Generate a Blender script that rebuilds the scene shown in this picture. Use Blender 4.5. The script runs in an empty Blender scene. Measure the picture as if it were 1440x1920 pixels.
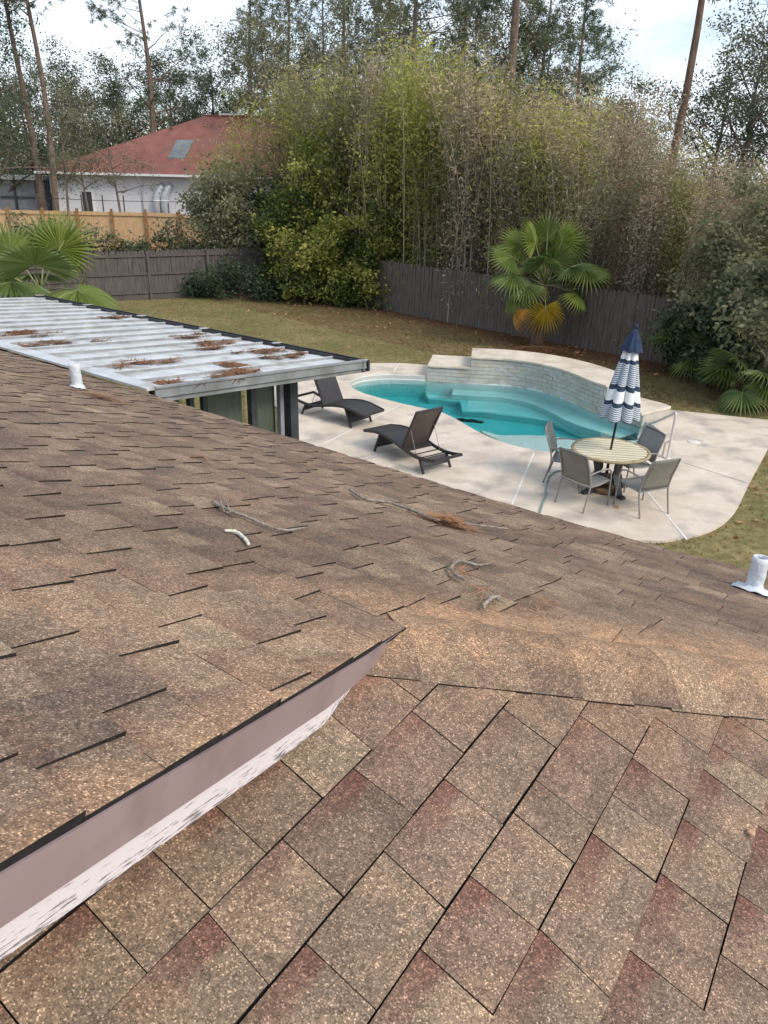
import bpy, bmesh, math, random
import numpy as np
from mathutils import Vector, Matrix

# ------------------------------------------------------------------ camera, sky, sun, exposure
SC = bpy.context.scene
COL = SC.collection
PITCH, ROLL, CAMH, FPX = math.radians(23.6), math.radians(1.4), 4.72, 1440.0
_f = np.array([0, math.cos(PITCH), -math.sin(PITCH)]); _u = np.array([0, math.sin(PITCH), math.cos(PITCH)]); _r = np.array([1.0, 0, 0])
CR = math.cos(ROLL)*_r + math.sin(ROLL)*_u
CU = math.cos(ROLL)*_u - math.sin(ROLL)*_r
CF = _f
cam_d = bpy.data.cameras.new('camera'); cam = bpy.data.objects.new('camera', cam_d); COL.objects.link(cam)
cam.matrix_world = Matrix(((CR[0], CU[0], -CF[0], 0), (CR[1], CU[1], -CF[1], 0), (CR[2], CU[2], -CF[2], CAMH), (0, 0, 0, 1)))
cam_d.sensor_fit = 'VERTICAL'; cam_d.sensor_height = 24; cam_d.lens = 24*FPX/1920
cam_d.clip_start = 0.05; cam_d.clip_end = 2500
SC.camera = cam

SUN_EL, SUN_AZ = math.radians(42), math.radians(128)      # azimuth clockwise from +Y, behind the camera to the right
world = bpy.data.worlds.new('World'); SC.world = world; world.use_nodes = True
wn = world.node_tree; wn.nodes.clear()
def wnode(t, **k):
    n = wn.nodes.new(t)
    for a, b in k.items(): setattr(n, a, b)
    return n
w_out = wnode('ShaderNodeOutputWorld'); w_bg = wnode('ShaderNodeBackground')
w_sky = wnode('ShaderNodeTexSky', sky_type='NISHITA', sun_disc=False, sun_elevation=SUN_EL, sun_rotation=SUN_AZ)
w_sky.air_density = 1.0; w_sky.dust_density = 1.5; w_sky.ozone_density = 1.0
w_tc = wnode('ShaderNodeTexCoord'); w_map = wnode('ShaderNodeMapping'); w_map.inputs['Scale'].default_value = (2.2, 2.2, 7.0)
w_no = wnode('ShaderNodeTexNoise'); w_no.inputs['Scale'].default_value = 1.0; w_no.inputs['Detail'].default_value = 7; w_no.inputs['Roughness'].default_value = 0.55
w_rp = wnode('ShaderNodeValToRGB'); w_rp.color_ramp.elements[0].position = 0.40; w_rp.color_ramp.elements[1].position = 0.60
w_mx = wnode('ShaderNodeMixRGB'); w_mx.inputs['Color2'].default_value = (6.4, 6.9, 7.5, 1)
L = wn.links.new
L(w_tc.outputs['Generated'], w_map.inputs['Vector']); L(w_map.outputs[0], w_no.inputs['Vector']); L(w_no.outputs['Fac'], w_rp.inputs['Fac'])
L(w_rp.outputs['Color'], w_mx.inputs['Fac']); L(w_sky.outputs[0], w_mx.inputs['Color1']); L(w_mx.outputs[0], w_bg.inputs['Color'])
w_bg.inputs['Strength'].default_value = 0.11
L(w_bg.outputs[0], w_out.inputs['Surface'])
sun_d = bpy.data.lights.new('sun', 'SUN'); sun = bpy.data.objects.new('sun', sun_d); COL.objects.link(sun)
sun_d.energy = 1.5; sun_d.angle = math.radians(22); sun_d.color = (1.0, 0.90, 0.78)
_sd = Vector((math.sin(SUN_AZ)*math.cos(SUN_EL), math.cos(SUN_AZ)*math.cos(SUN_EL), math.sin(SUN_EL)))
sun.rotation_euler = _sd.to_track_quat('Z', 'Y').to_euler(); sun.location = (0, 0, 30)
SC.view_settings.view_transform = 'Standard'; SC.view_settings.look = 'None'
SC.view_settings.exposure = 0.80; SC.view_settings.gamma = 1.0; SC.view_settings.use_curve_mapping = False
SC.cycles.caustics_refractive = True; SC.cycles.max_bounces = 5; SC.cycles.diffuse_bounces = 2; SC.cycles.glossy_bounces = 2; SC.cycles.transparent_max_bounces = 8; SC.cycles.transmission_bounces = 5

RND = random.Random(7)
NP = np.random.default_rng(11)

# ------------------------------------------------------------------ survey helpers: sight lines to metres
def sight(u, v): return CF + CR*(u-720)/FPX + CU*(960-v)/FPX
EYE = np.array([0, 0, CAMH])
def gp(u, v, z=0.0):
    d = sight(u, v); return EYE + d*((z-CAMH)/d[2])
def on_plane(u, v, n, P):
    d = sight(u, v); return EYE + d*(((P-EYE)@n)/(d@n))
def project(P):
    d = np.asarray(P, float)-EYE; w = d@CF
    return 720+FPX*(d@CR)/w, 960-FPX*(d@CU)/w
FL0 = np.array([-12.07, 31.5]); FLD = np.array([0.814, 0.581]); FLN = np.array([-0.581, 0.814])
def gz(x, y):
    d = (x-FL0[0])*FLN[0]+(y-FL0[1])*FLN[1]
    t = np.clip((d-0.4)/9.0, 0, 1); return 0.90*t*t*(3-2*t)
def bearing(u, D):
    d = sight(u, 331); h = np.hypot(d[0], d[1]); x, y = d[0]/h*D, d[1]/h*D
    return np.array([x, y, float(gz(x, y))])
def level(u, v, D):
    d = sight(u, v); return CAMH + d[2]*D/np.hypot(d[0], d[1])

# ------------------------------------------------------------------ materials
MATS = {}
def mnew(name):
    m = bpy.data.materials.new(name); m.use_nodes = True; m.node_tree.nodes.clear(); MATS[name] = m
    return m, m.node_tree.nodes, m.node_tree.links.new
def nd(N, t, **k):
    n = N.new(t)
    for a, b in k.items(): setattr(n, a, b)
    return n
def c4(c): return (c[0], c[1], c[2], 1)
def pm(name, c1, c2, scale=6, rough=0.75, bump=0.0, bscale=None, detail=5, metal=0.0, stretch=(1, 1, 1), coord='Object', spec=0.4, c3=None, s3=1.2, lo=0.35, hi=0.65):
    m, N, K = mnew(name)
    o = nd(N, 'ShaderNodeOutputMaterial'); b = nd(N, 'ShaderNodeBsdfPrincipled'); K(b.outputs[0], o.inputs[0])
    if coord == 'World':
        g = nd(N, 'ShaderNodeNewGeometry'); src = g.outputs['Position']
    else:
        g = nd(N, 'ShaderNodeTexCoord'); src = g.outputs['Object']
    mp = nd(N, 'ShaderNodeMapping'); mp.inputs['Scale'].default_value = stretch; K(src, mp.inputs[0])
    n = nd(N, 'ShaderNodeTexNoise'); n.inputs['Scale'].default_value = scale; n.inputs['Detail'].default_value = detail; n.inputs['Roughness'].default_value = 0.6; K(mp.outputs[0], n.inputs['Vector'])
    r = nd(N, 'ShaderNodeValToRGB'); r.color_ramp.elements[0].position = lo; r.color_ramp.elements[1].position = hi
    r.color_ramp.elements[0].color = c4(c1); r.color_ramp.elements[1].color = c4(c2); K(n.outputs['Fac'], r.inputs[0])
    out = r.outputs[0]
    if c3 is not None:
        n3 = nd(N, 'ShaderNodeTexNoise'); n3.inputs['Scale'].default_value = s3; n3.inputs['Detail'].default_value = 6; K(mp.outputs[0], n3.inputs['Vector'])
        r3 = nd(N, 'ShaderNodeValToRGB'); r3.color_ramp.elements[0].position = 0.5; r3.color_ramp.elements[1].position = 0.68; K(n3.outputs['Fac'], r3.inputs[0])
        mx = nd(N, 'ShaderNodeMixRGB'); K(r3.outputs[0], mx.inputs[0]); K(out, mx.inputs[1]); mx.inputs[2].default_value = c4(c3); out = mx.outputs[0]
    K(out, b.inputs['Base Color']); b.inputs['Roughness'].default_value = rough; b.inputs['Metallic'].default_value = metal
    b.inputs['Specular IOR Level'].default_value = spec
    if bump:
        nb = nd(N, 'ShaderNodeTexNoise'); nb.inputs['Scale'].default_value = bscale or scale*4; nb.inputs['Detail'].default_value = 6; K(mp.outputs[0], nb.inputs['Vector'])
        bp = nd(N, 'ShaderNodeBump'); bp.inputs['Strength'].default_value = bump; bp.inputs['Distance'].default_value = 0.02; K(nb.outputs['Fac'], bp.inputs['Height']); K(bp.outputs[0], b.inputs['Normal'])
    return m

def leafmat(name, cols, trans=0.35, rough=0.55, wscale=0.35):
    """cols: list of colours picked by the leaf's own random tint"""
    m, N, K = mnew(name)
    o = nd(N, 'ShaderNodeOutputMaterial'); b = nd(N, 'ShaderNodeBsdfPrincipled'); t = nd(N, 'ShaderNodeBsdfTranslucent'); mx = nd(N, 'ShaderNodeMixShader')
    a = nd(N, 'ShaderNodeAttribute', attribute_name='tint'); s = nd(N, 'ShaderNodeSeparateColor'); K(a.outputs['Color'], s.inputs[0])
    r = nd(N, 'ShaderNodeValToRGB'); el = r.color_ramp.elements
    while len(el) < len(cols): el.new(0.5)
    for i, c in enumerate(cols): el[i].position = i/(len(cols)-1); el[i].color = c4(c)
    K(s.outputs[0], r.inputs[0])
    hv = nd(N, 'ShaderNodeHueSaturation'); oi = nd(N, 'ShaderNodeObjectInfo')
    mr = nd(N, 'ShaderNodeMapRange'); mr.inputs[3].default_value = 0.8; mr.inputs[4].default_value = 1.2; K(oi.outputs['Random'], mr.inputs[0]); K(mr.outputs[0], hv.inputs['Value'])
    K(r.outputs[0], hv.inputs['Color'])
    K(hv.outputs[0], b.inputs['Base Color']); K(hv.outputs[0], t.inputs['Color']); b.inputs['Roughness'].default_value = rough; b.inputs['Specular IOR Level'].default_value = 0.3
    mx.inputs[0].default_value = trans; K(b.outputs[0], mx.inputs[1]); K(t.outputs[0], mx.inputs[2]); K(mx.outputs[0], o.inputs[0])
    return m

def shingle_material():
    m, N, K = mnew('shingle_granules')
    o = nd(N, 'ShaderNodeOutputMaterial'); b = nd(N, 'ShaderNodeBsdfPrincipled'); K(b.outputs[0], o.inputs[0])
    a = nd(N, 'ShaderNodeAttribute', attribute_name='tint'); s = nd(N, 'ShaderNodeSeparateColor'); K(a.outputs['Color'], s.inputs[0])   # r random, g 0 uphill..1 butt, b sand
    g = nd(N, 'ShaderNodeNewGeometry')
    r = nd(N, 'ShaderNodeValToRGB'); el = r.color_ramp.elements
    for p, c in ((0.25, (0.186, 0.132, 0.098)), (0.5, (0.300, 0.214, 0.146)), (0.75, (0.218, 0.148, 0.109))):
        e = el.new(p); e.color = c4(c)
    el[0].color = c4((0.258, 0.172, 0.122)); el[-1].color = c4((0.322, 0.238, 0.162))
    K(s.outputs[0], r.inputs[0])
    # soft blotches where tones run into each other on one tab
    nb = nd(N, 'ShaderNodeTexNoise'); nb.inputs['Scale'].default_value = 9; nb.inputs['Detail'].default_value = 3; K(g.outputs['Position'], nb.inputs['Vector'])
    rb = nd(N, 'ShaderNodeValToRGB'); rb.color_ramp.elements[0].position = 0.38; rb.color_ramp.elements[1].position = 0.62; K(nb.outputs['Fac'], rb.inputs[0])
    m1 = nd(N, 'ShaderNodeMixRGB', blend_type='MULTIPLY'); K(r.outputs[0], m1.inputs[1]); m1.inputs[0].default_value = 0.55; 
    rr = nd(N, 'ShaderNodeMixRGB'); rr.inputs[1].default_value = c4((0.58, 0.60, 0.64)); rr.inputs[2].default_value = c4((1.14, 1.12, 1.06)); K(rb.outputs[0], rr.inputs[0]); K(rr.outputs[0], m1.inputs[2])
    # red granule band at the upper part of some tabs
    wn_ = nd(N, 'ShaderNodeTexNoise'); wn_.inputs['Scale'].default_value = 14; wn_.inputs['Detail'].default_value = 2; K(g.outputs['Position'], wn_.inputs['Vector'])
    ad = nd(N, 'ShaderNodeMath', operation='MULTIPLY_ADD'); K(wn_.outputs['Fac'], ad.inputs[0]); ad.inputs[1].default_value = 0.5; K(s.outputs[1], ad.inputs[2])
    mr = nd(N, 'ShaderNodeMapRange'); mr.interpolation_type = 'SMOOTHSTEP'; mr.inputs[1].default_value = 0.44; mr.inputs[2].default_value = 0.70; mr.inputs[3].default_value = 1; mr.inputs[4].default_value = 0; K(ad.outputs[0], mr.inputs[0])
    rg = nd(N, 'ShaderNodeMath', operation='FRACT'); r7 = nd(N, 'ShaderNodeMath', operation='MULTIPLY'); K(s.outputs[0], r7.inputs[0]); r7.inputs[1].default_value = 7.3; K(r7.outputs[0], rg.inputs[0])
    gt = nd(N, 'ShaderNodeMapRange'); gt.inputs[1].default_value = 0.10; gt.inputs[2].default_value = 0.6; K(rg.outputs[0], gt.inputs[0])
    mm = nd(N, 'ShaderNodeMath', operation='MULTIPLY'); K(mr.outputs[0], mm.inputs[0]); K(gt.outputs[0], mm.inputs[1]); ma = nd(N, 'ShaderNodeMath', operation='MULTIPLY'); K(mm.outputs[0], ma.inputs[0]); K(a.outputs['Alpha'], ma.inputs[1]); mm = ma
    m2 = nd(N, 'ShaderNodeMixRGB'); K(mm.outputs[0], m2.inputs[0]); K(m1.outputs[0], m2.inputs[1]); m2.inputs[2].default_value = c4((0.150, 0.066, 0.050))
    # weathering stains over the whole slope, and washed sand caught along the hip
    ns = nd(N, 'ShaderNodeTexNoise'); ns.inputs['Scale'].default_value = 1.3; ns.inputs['Detail'].default_value = 5; K(g.outputs['Position'], ns.inputs['Vector'])
    ms = nd(N, 'ShaderNodeMapRange'); ms.inputs[1].default_value = 0.35; ms.inputs[2].default_value = 0.68; ms.inputs[3].default_value = 0.80; ms.inputs[4].default_value = 1.08; K(ns.outputs['Fac'], ms.inputs[0])
    m3 = nd(N, 'ShaderNodeMixRGB', blend_type='MULTIPLY'); m3.inputs[0].default_value = 1; K(m2.outputs[0], m3.inputs[1]); K(ms.outputs[0], m3.inputs[2])
    sn = nd(N, 'ShaderNodeMath', operation='MULTIPLY'); K(s.outputs[2], sn.inputs[0]); mm2 = nd(N, 'ShaderNodeMapRange'); mm2.inputs[1].default_value = 0.3; mm2.inputs[2].default_value = 0.6; mm2.inputs[3].default_value = 0.35; mm2.inputs[4].default_value = 1.0; K(wn_.outputs['Fac'], mm2.inputs[0]); K(mm2.outputs[0], sn.inputs[1])
    m4 = nd(N, 'ShaderNodeMixRGB'); K(sn.outputs[0], m4.inputs[0]); K(m3.outputs[0], m4.inputs[1]); m4.inputs[2].default_value = c4((0.50, 0.300, 0.170))
    # granules: cell by cell
    v = nd(N, 'ShaderNodeTexVoronoi'); v.inputs['Scale'].default_value = 430; K(g.outputs['Position'], v.inputs['Vector'])
    sv = nd(N, 'ShaderNodeSeparateColor'); K(v.outputs['Color'], sv.inputs[0])
    gr = nd(N, 'ShaderNodeValToRGB'); e = gr.color_ramp.elements; e[0].color = c4((0.30, 0.29, 0.28)); e[1].color = c4((3.4, 3.3, 3.1))
    for p, c in ((0.16, 0.62), (0.6, 1.0), (0.86, 1.35), (0.94, 2.1)):
        q = e.new(p); q.color = c4((c, c, c))
    K(sv.outputs[0], gr.inputs[0])
    m5 = nd(N, 'ShaderNodeMixRGB', blend_type='MULTIPLY'); m5.inputs[0].default_value = 0.78; K(m4.outputs[0], m5.inputs[1]); K(gr.outputs[0], m5.inputs[2])
    v2 = nd(N, 'ShaderNodeTexVoronoi'); v2.inputs['Scale'].default_value = 110; K(g.outputs['Position'], v2.inputs['Vector'])
    sv2 = nd(N, 'ShaderNodeSeparateColor'); K(v2.outputs['Color'], sv2.inputs[0])
    gr2 = nd(N, 'ShaderNodeMapRange'); gr2.inputs[3].default_value = 0.78; gr2.inputs[4].default_value = 1.18; K(sv2.outputs[1], gr2.inputs[0])
    m6 = nd(N, 'ShaderNodeMixRGB', blend_type='MULTIPLY'); m6.inputs[0].default_value = 1; K(m5.outputs[0], m6.inputs[1]); K(gr2.outputs[0], m6.inputs[2])
    K(m6.outputs[0], b.inputs['Base Color']); b.inputs['Roughness'].default_value = 0.85; b.inputs['Specular IOR Level'].default_value = 0.25
    bp = nd(N, 'ShaderNodeBump'); bp.inputs['Strength'].default_value = 0.5; bp.inputs['Distance'].default_value = 0.003; K(sv.outputs[1], bp.inputs['Height']); K(bp.outputs[0], b.inputs['Normal'])
    return m
shingle_material()

pm('asphalt_edge', (0.008, 0.007, 0.0065), (0.020, 0.016, 0.0145), 60, 0.9, coord='World')
pm('fascia_metal', (0.270, 0.205, 0.205), (0.310, 0.240, 0.238), 2.5, 0.5, c3=(0.235, 0.175, 0.17), s3=7, coord='World')
def peeling():
    m, N, K = mnew('peeling_white_paint')
    o = nd(N, 'ShaderNodeOutputMaterial'); b = nd(N, 'ShaderNodeBsdfPrincipled'); K(b.outputs[0], o.inputs[0])
    tc = nd(N, 'ShaderNodeTexCoord'); mp = nd(N, 'ShaderNodeMapping'); K(tc.outputs['UV'], mp.inputs[0]); mp.inputs['Scale'].default_value = (20, 230, 1)
    n = nd(N, 'ShaderNodeTexNoise'); n.inputs['Scale'].default_value = 1.0; n.inputs['Detail'].default_value = 6; n.inputs['Roughness'].default_value = 0.65; K(mp.outputs[0], n.inputs['Vector'])
    r = nd(N, 'ShaderNodeValToRGB'); r.color_ramp.elements[0].position = 0.575; r.color_ramp.elements[1].position = 0.60
    r.color_ramp.elements[0].color = c4((0.68, 0.63, 0.64)); r.color_ramp.elements[1].color = c4((0.20, 0.19, 0.19)); sp = nd(N, 'ShaderNodeSeparateXYZ'); K(tc.outputs['UV'], sp.inputs[0]); pk = nd(N, 'ShaderNodeMapRange'); pk.inputs[1].default_value = 0.0; pk.inputs[2].default_value = 0.055; pk.inputs[3].default_value = 0.06; pk.inputs[4].default_value = -0.08; K(sp.outputs[1], pk.inputs[0]); pa = nd(N, 'ShaderNodeMath', operation='ADD'); K(n.outputs['Fac'], pa.inputs[0]); K(pk.outputs[0], pa.inputs[1]); K(pa.outputs[0], r.inputs[0])
    K(r.outputs[0], b.inputs['Base Color']); b.inputs['Roughness'].default_value = 0.7
    bp = nd(N, 'ShaderNodeBump'); bp.inputs['Strength'].default_value = 0.5; bp.inputs['Distance'].default_value = 0.002; bp.invert = True; K(r.outputs[0], bp.inputs['Height']); K(bp.outputs[0], b.inputs['Normal'])
peeling()
pm('deck_concrete', (0.56, 0.475, 0.385), (0.68, 0.60, 0.505), 1.6, 0.8, 0.35, 14, c3=(0.40, 0.355, 0.31), s3=1.7, coord='World')
pm('coping_stone', (0.56, 0.49, 0.40), (0.68, 0.61, 0.51), 2.5, 0.8, 0.2, 18, c3=(0.46, 0.39, 0.30), s3=1.4, coord='World')
pm('joint_seal', (0.66, 0.64, 0.60), (0.78, 0.76, 0.72), 8, 0.8, coord='World')
pm('pool_plaster', (0.72, 0.78, 0.76), (0.80, 0.84, 0.82), 2.0, 0.8, coord='World')
pm('grout', (0.40, 0.38, 0.34), (0.50, 0.47, 0.42), 12, 0.85, coord='World')
def tile_mat():
    m, N, K = mnew('wall_tile')
    o = nd(N, 'ShaderNodeOutputMaterial'); b = nd(N, 'ShaderNodeBsdfPrincipled'); K(b.outputs[0], o.inputs[0])
    oi = nd(N, 'ShaderNodeObjectInfo'); r = nd(N, 'ShaderNodeValToRGB'); el = r.color_ramp.elements
    el[0].color = c4((0.40, 0.37, 0.31)); el[1].color = c4((0.54, 0.47, 0.35))
    for p, c in ((0.2, (0.42, 0.41, 0.37)), (0.4, (0.50, 0.49, 0.46)), (0.6, (0.44, 0.41, 0.34)), (0.8, (0.46, 0.43, 0.36))):
        q = el.new(p); q.color = c4(c)
    K(oi.outputs['Random'], r.inputs[0])
    g = nd(N, 'ShaderNodeNewGeometry'); n = nd(N, 'ShaderNodeTexNoise'); n.inputs['Scale'].default_value = 3; n.inputs['Detail'].default_value = 6; K(g.outputs['Position'], n.inputs['Vector'])
    rr = nd(N, 'ShaderNodeValToRGB'); rr.color_ramp.elements[0].position = 0.42; rr.color_ramp.elements[1].position = 0.66; K(n.outputs['Fac'], rr.inputs[0])
    mx = nd(N, 'ShaderNodeMixRGB'); mul = nd(N, 'ShaderNodeMath', operation='MULTIPLY'); K(rr.outputs[0], mul.inputs[0]); mul.inputs[1].default_value = 0.8; K(mul.outputs[0], mx.inputs[0]); K(r.outputs[0], mx.inputs[1]); mx.inputs[2].default_value = c4((0.55, 0.54, 0.49))
    K(mx.outputs[0], b.inputs['Base Color']); b.inputs['Roughness'].default_value = 0.5
tile_mat()
def water_mat():
    m, N, K = mnew('pool_water')
    o = nd(N, 'ShaderNodeOutputMaterial'); gl = nd(N, 'ShaderNodeBsdfGlass'); gl.inputs['IOR'].default_value = 1.33; gl.inputs['Roughness'].default_value = 0.0
    g = nd(N, 'ShaderNodeNewGeometry'); n = nd(N, 'ShaderNodeTexNoise'); n.inputs['Scale'].default_value = 2.6; n.inputs['Detail'].default_value = 3; K(g.outputs['Position'], n.inputs['Vector'])
    bp = nd(N, 'ShaderNodeBump'); bp.inputs['Strength'].default_value = 0.10; bp.inputs['Distance'].default_value = 0.03; K(n.outputs['Fac'], bp.inputs['Height']); K(bp.outputs[0], gl.inputs['Normal'])
    K(gl.outputs[0], o.inputs['Surface'])
    va = nd(N, 'ShaderNodeVolumeAbsorption'); va.inputs['Color'].default_value = c4((0.0, 0.86, 0.90)); va.inputs['Density'].default_value = 0.66; K(va.outputs[0], o.inputs['Volume'])
water_mat()
pm('lawn_edge', (0.05, 0.05, 0.02), (0.1, 0.09, 0.04), 20)
def ground_mat():
    m, N, K = mnew('lawn_ground')
    o = nd(N, 'ShaderNodeOutputMaterial'); b = nd(N, 'ShaderNodeBsdfPrincipled'); K(b.outputs[0], o.inputs[0]); b.inputs['Roughness'].default_value = 0.95; b.inputs['Specular IOR Level'].default_value = 0.1
    g = nd(N, 'ShaderNodeNewGeometry')
    def noise(s, d=6, st=None):
        n = nd(N, 'ShaderNodeTexNoise'); n.inputs['Scale'].default_value = s; n.inputs['Detail'].default_value = d; n.inputs['Roughness'].default_value = 0.62; K(g.outputs['Position'], n.inputs['Vector']); return n
    n1 = noise(0.5); n2 = noise(7.0, 8); n3 = noise(0.35)
    r1 = nd(N, 'ShaderNodeValToRGB'); e = r1.color_ramp.elements; e[0].position = 0.32; e[1].position = 0.7; e[0].color = c4((0.150, 0.146, 0.058)); e[1].color = c4((0.265, 0.212, 0.105)); K(n1.outputs['Fac'], r1.inputs[0])
    r2 = nd(N, 'ShaderNodeMapRange'); r2.inputs[1].default_value = 0.3; r2.inputs[2].default_value = 0.7; r2.inputs[3].default_value = 0.6; r2.inputs[4].default_value = 1.3; K(n2.outputs['Fac'], r2.inputs[0])
    m1 = nd(N, 'ShaderNodeMixRGB', blend_type='MULTIPLY'); m1.inputs[0].default_value = 1; K(r1.outputs[0], m1.inputs[1]); K(r2.outputs[0], m1.inputs[2])
    # pine straw and bare earth along the back fence
    sx = nd(N, 'ShaderNodeVectorMath', operation='DOT_PRODUCT'); K(g.outputs['Position'], sx.inputs[0]); sx.inputs[1].default_value = (0.731, 0.682, 0)
    dd = nd(N, 'ShaderNodeMath', operation='MULTIPLY_ADD'); K(n3.outputs['Fac'], dd.inputs[0]); dd.inputs[1].default_value = 3.6; K(sx.outputs['Value'], dd.inputs[2])
    mr = nd(N, 'ShaderNodeMapRange'); mr.interpolation_type = 'SMOOTHSTEP'; mr.inputs[1].default_value = 20.4; mr.inputs[2].default_value = 22.6; K(dd.outputs[0], mr.inputs[0])
    n4 = noise(3.0, 8); r4 = nd(N, 'ShaderNodeValToRGB'); e = r4.color_ramp.elements; e[0].position = 0.3; e[1].position = 0.72; e[0].color = c4((0.085, 0.045, 0.028)); e[1].color = c4((0.205, 0.115, 0.068)); K(n4.outputs['Fac'], r4.inputs[0])
    m2 = nd(N, 'ShaderNodeMixRGB'); K(mr.outputs[0], m2.inputs[0]); K(m1.outputs[0], m2.inputs[1]); K(r4.outputs[0], m2.inputs[2])
    # scattered reddish straw in the lawn
    n5 = noise(0.9, 7); r5 = nd(N, 'ShaderNodeValToRGB'); r5.color_ramp.elements[0].position = 0.56; r5.color_ramp.elements[1].position = 0.70; K(n5.outputs['Fac'], r5.inputs[0])
    m3 = nd(N, 'ShaderNodeMixRGB'); mu = nd(N, 'ShaderNodeMath', operation='MULTIPLY'); K(r5.outputs[0], mu.inputs[0]); mu.inputs[1].default_value = 0.6; K(mu.outputs[0], m3.inputs[0]); K(m2.outputs[0], m3.inputs[1]); m3.inputs[2].default_value = c4((0.17, 0.085, 0.045))
    K(m3.outputs[0], b.inputs['Base Color'])
    bp = nd(N, 'ShaderNodeBump'); bp.inputs['Strength'].default_value = 0.6; bp.inputs['Distance'].default_value = 0.05; K(n2.outputs['Fac'], bp.inputs['Height']); K(bp.outputs[0], b.inputs['Normal'])
ground_mat()
leafmat('grass_blade', [(0.125, 0.125, 0.044), (0.213, 0.188, 0.069), (0.3, 0.237, 0.112)], 0.3, 0.8)
leafmat('pine_straw', [(0.10, 0.045, 0.022), (0.22, 0.105, 0.05), (0.33, 0.18, 0.09)], 0.1, 0.8)
leafmat('pine_straw_rust', [(0.26, 0.115, 0.045), (0.42, 0.20, 0.085), (0.50, 0.29, 0.14)], 0.1, 0.8)
pm('fence_grey', (0.070, 0.060, 0.055), (0.125, 0.110, 0.105), 4, 0.9, 0.3, 20, stretch=(6, 6, 0.6), coord='World')
pm('fence_brown', (0.070, 0.055, 0.047), (0.138, 0.114, 0.100), 4, 0.9, 0.3, 20, stretch=(6, 6, 0.6), coord='World')
pm('fence_new', (0.44, 0.275, 0.140), (0.56, 0.385, 0.215), 4, 0.8, 0.2, 20, stretch=(5, 5, 0.7), coord='World')
pm('fence_new_post', (0.20, 0.10, 0.045), (0.34, 0.18, 0.08), 6, 0.8, coord='World')
pm('bark_grey', (0.085, 0.068, 0.055), (0.20, 0.165, 0.14), 6, 0.95, 0.6, 16, stretch=(2, 2, 0.5))
pm('bark_pine', (0.10, 0.072, 0.056), (0.22, 0.165, 0.130), 5, 0.95, 0.7, 12, stretch=(2, 2, 0.5))
pm('bark_brown', (0.11, 0.06, 0.035), (0.23, 0.135, 0.085), 5, 0.95, 0.7, 12, stretch=(2, 2, 0.5))
pm('bark_lean', (0.085, 0.058, 0.042), (0.20, 0.135, 0.095), 4, 0.95, 0.8, 12, stretch=(2, 2, 0.5))
pm('cane', (0.24, 0.20, 0.145), (0.44, 0.37, 0.27), 4, 0.8)
pm('palm_trunk', (0.07, 0.045, 0.03), (0.16, 0.11, 0.075), 10, 0.95, 0.8, 30)
pm('petiole', (0.16, 0.18, 0.07), (0.24, 0.25, 0.11), 5, 0.6)
leafmat('leaf_oak', [(0.05, 0.069, 0.043), (0.112, 0.141, 0.081), (0.238, 0.24, 0.142)], 0.45)
leafmat('leaf_pine', [(0.054, 0.086, 0.055), (0.114, 0.162, 0.094), (0.23, 0.27, 0.15)], 0.45)
leafmat('leaf_olive', [(0.115, 0.125, 0.074), (0.199, 0.208, 0.115), (0.312, 0.292, 0.177)], 0.45)
leafmat('leaf_yellowgreen', [(0.156, 0.187, 0.046), (0.3, 0.322, 0.074), (0.539, 0.498, 0.134)], 0.4)
leafmat('leaf_brown', [(0.198, 0.151, 0.109), (0.38, 0.29, 0.2), (0.6, 0.49, 0.339)], 0.25, 0.8)
leafmat('leaf_bright', [(0.040, 0.066, 0.016), (0.105, 0.145, 0.030), (0.205, 0.240, 0.050), (0.390, 0.385, 0.095), (0.500, 0.470, 0.140)], 0.45)
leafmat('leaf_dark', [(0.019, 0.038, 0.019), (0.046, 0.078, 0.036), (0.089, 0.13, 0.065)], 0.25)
leafmat('palm_green', [(0.085, 0.135, 0.030), (0.150, 0.205, 0.050), (0.250, 0.290, 0.100)], 0.35, 0.45)
leafmat('palm_deep', [(0.060, 0.105, 0.030), (0.110, 0.165, 0.050), (0.190, 0.240, 0.090)], 0.35, 0.45)
leafmat('palm_yellow', [(0.22, 0.20, 0.03), (0.42, 0.30, 0.03), (0.58, 0.38, 0.04)], 0.35, 0.6)
leafmat('palm_orange', [(0.45, 0.20, 0.03), (0.60, 0.30, 0.04), (0.66, 0.42, 0.14)], 0.35, 0.6)
leafmat('palm_lime', [(0.138, 0.196, 0.034), (0.23, 0.299, 0.057), (0.368, 0.391, 0.103)], 0.35, 0.5)
pm('metal_white', (0.46, 0.49, 0.51), (0.57, 0.60, 0.62), 5, 0.6, c3=(0.33, 0.31, 0.28), s3=3.2, coord='World')
pm('metal_trim', (0.20, 0.215, 0.22), (0.28, 0.30, 0.305), 4, 0.5, c3=(0.16, 0.165, 0.165), s3=3, coord='World')
pm('rib_shade', (0.20, 0.205, 0.21), (0.32, 0.33, 0.33), 5, 0.7, coord='World')  # darker grey for the rib flank, its shade painted into the colour
pm('gutter_dark', (0.02, 0.02, 0.022), (0.05, 0.05, 0.052), 8, 0.6)
pm('frame_dark', (0.03, 0.034, 0.040), (0.06, 0.066, 0.075), 5, 0.5)
pm('curtain', (0.25, 0.255, 0.22), (0.31, 0.315, 0.28), 1.5, 0.9)
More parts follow.
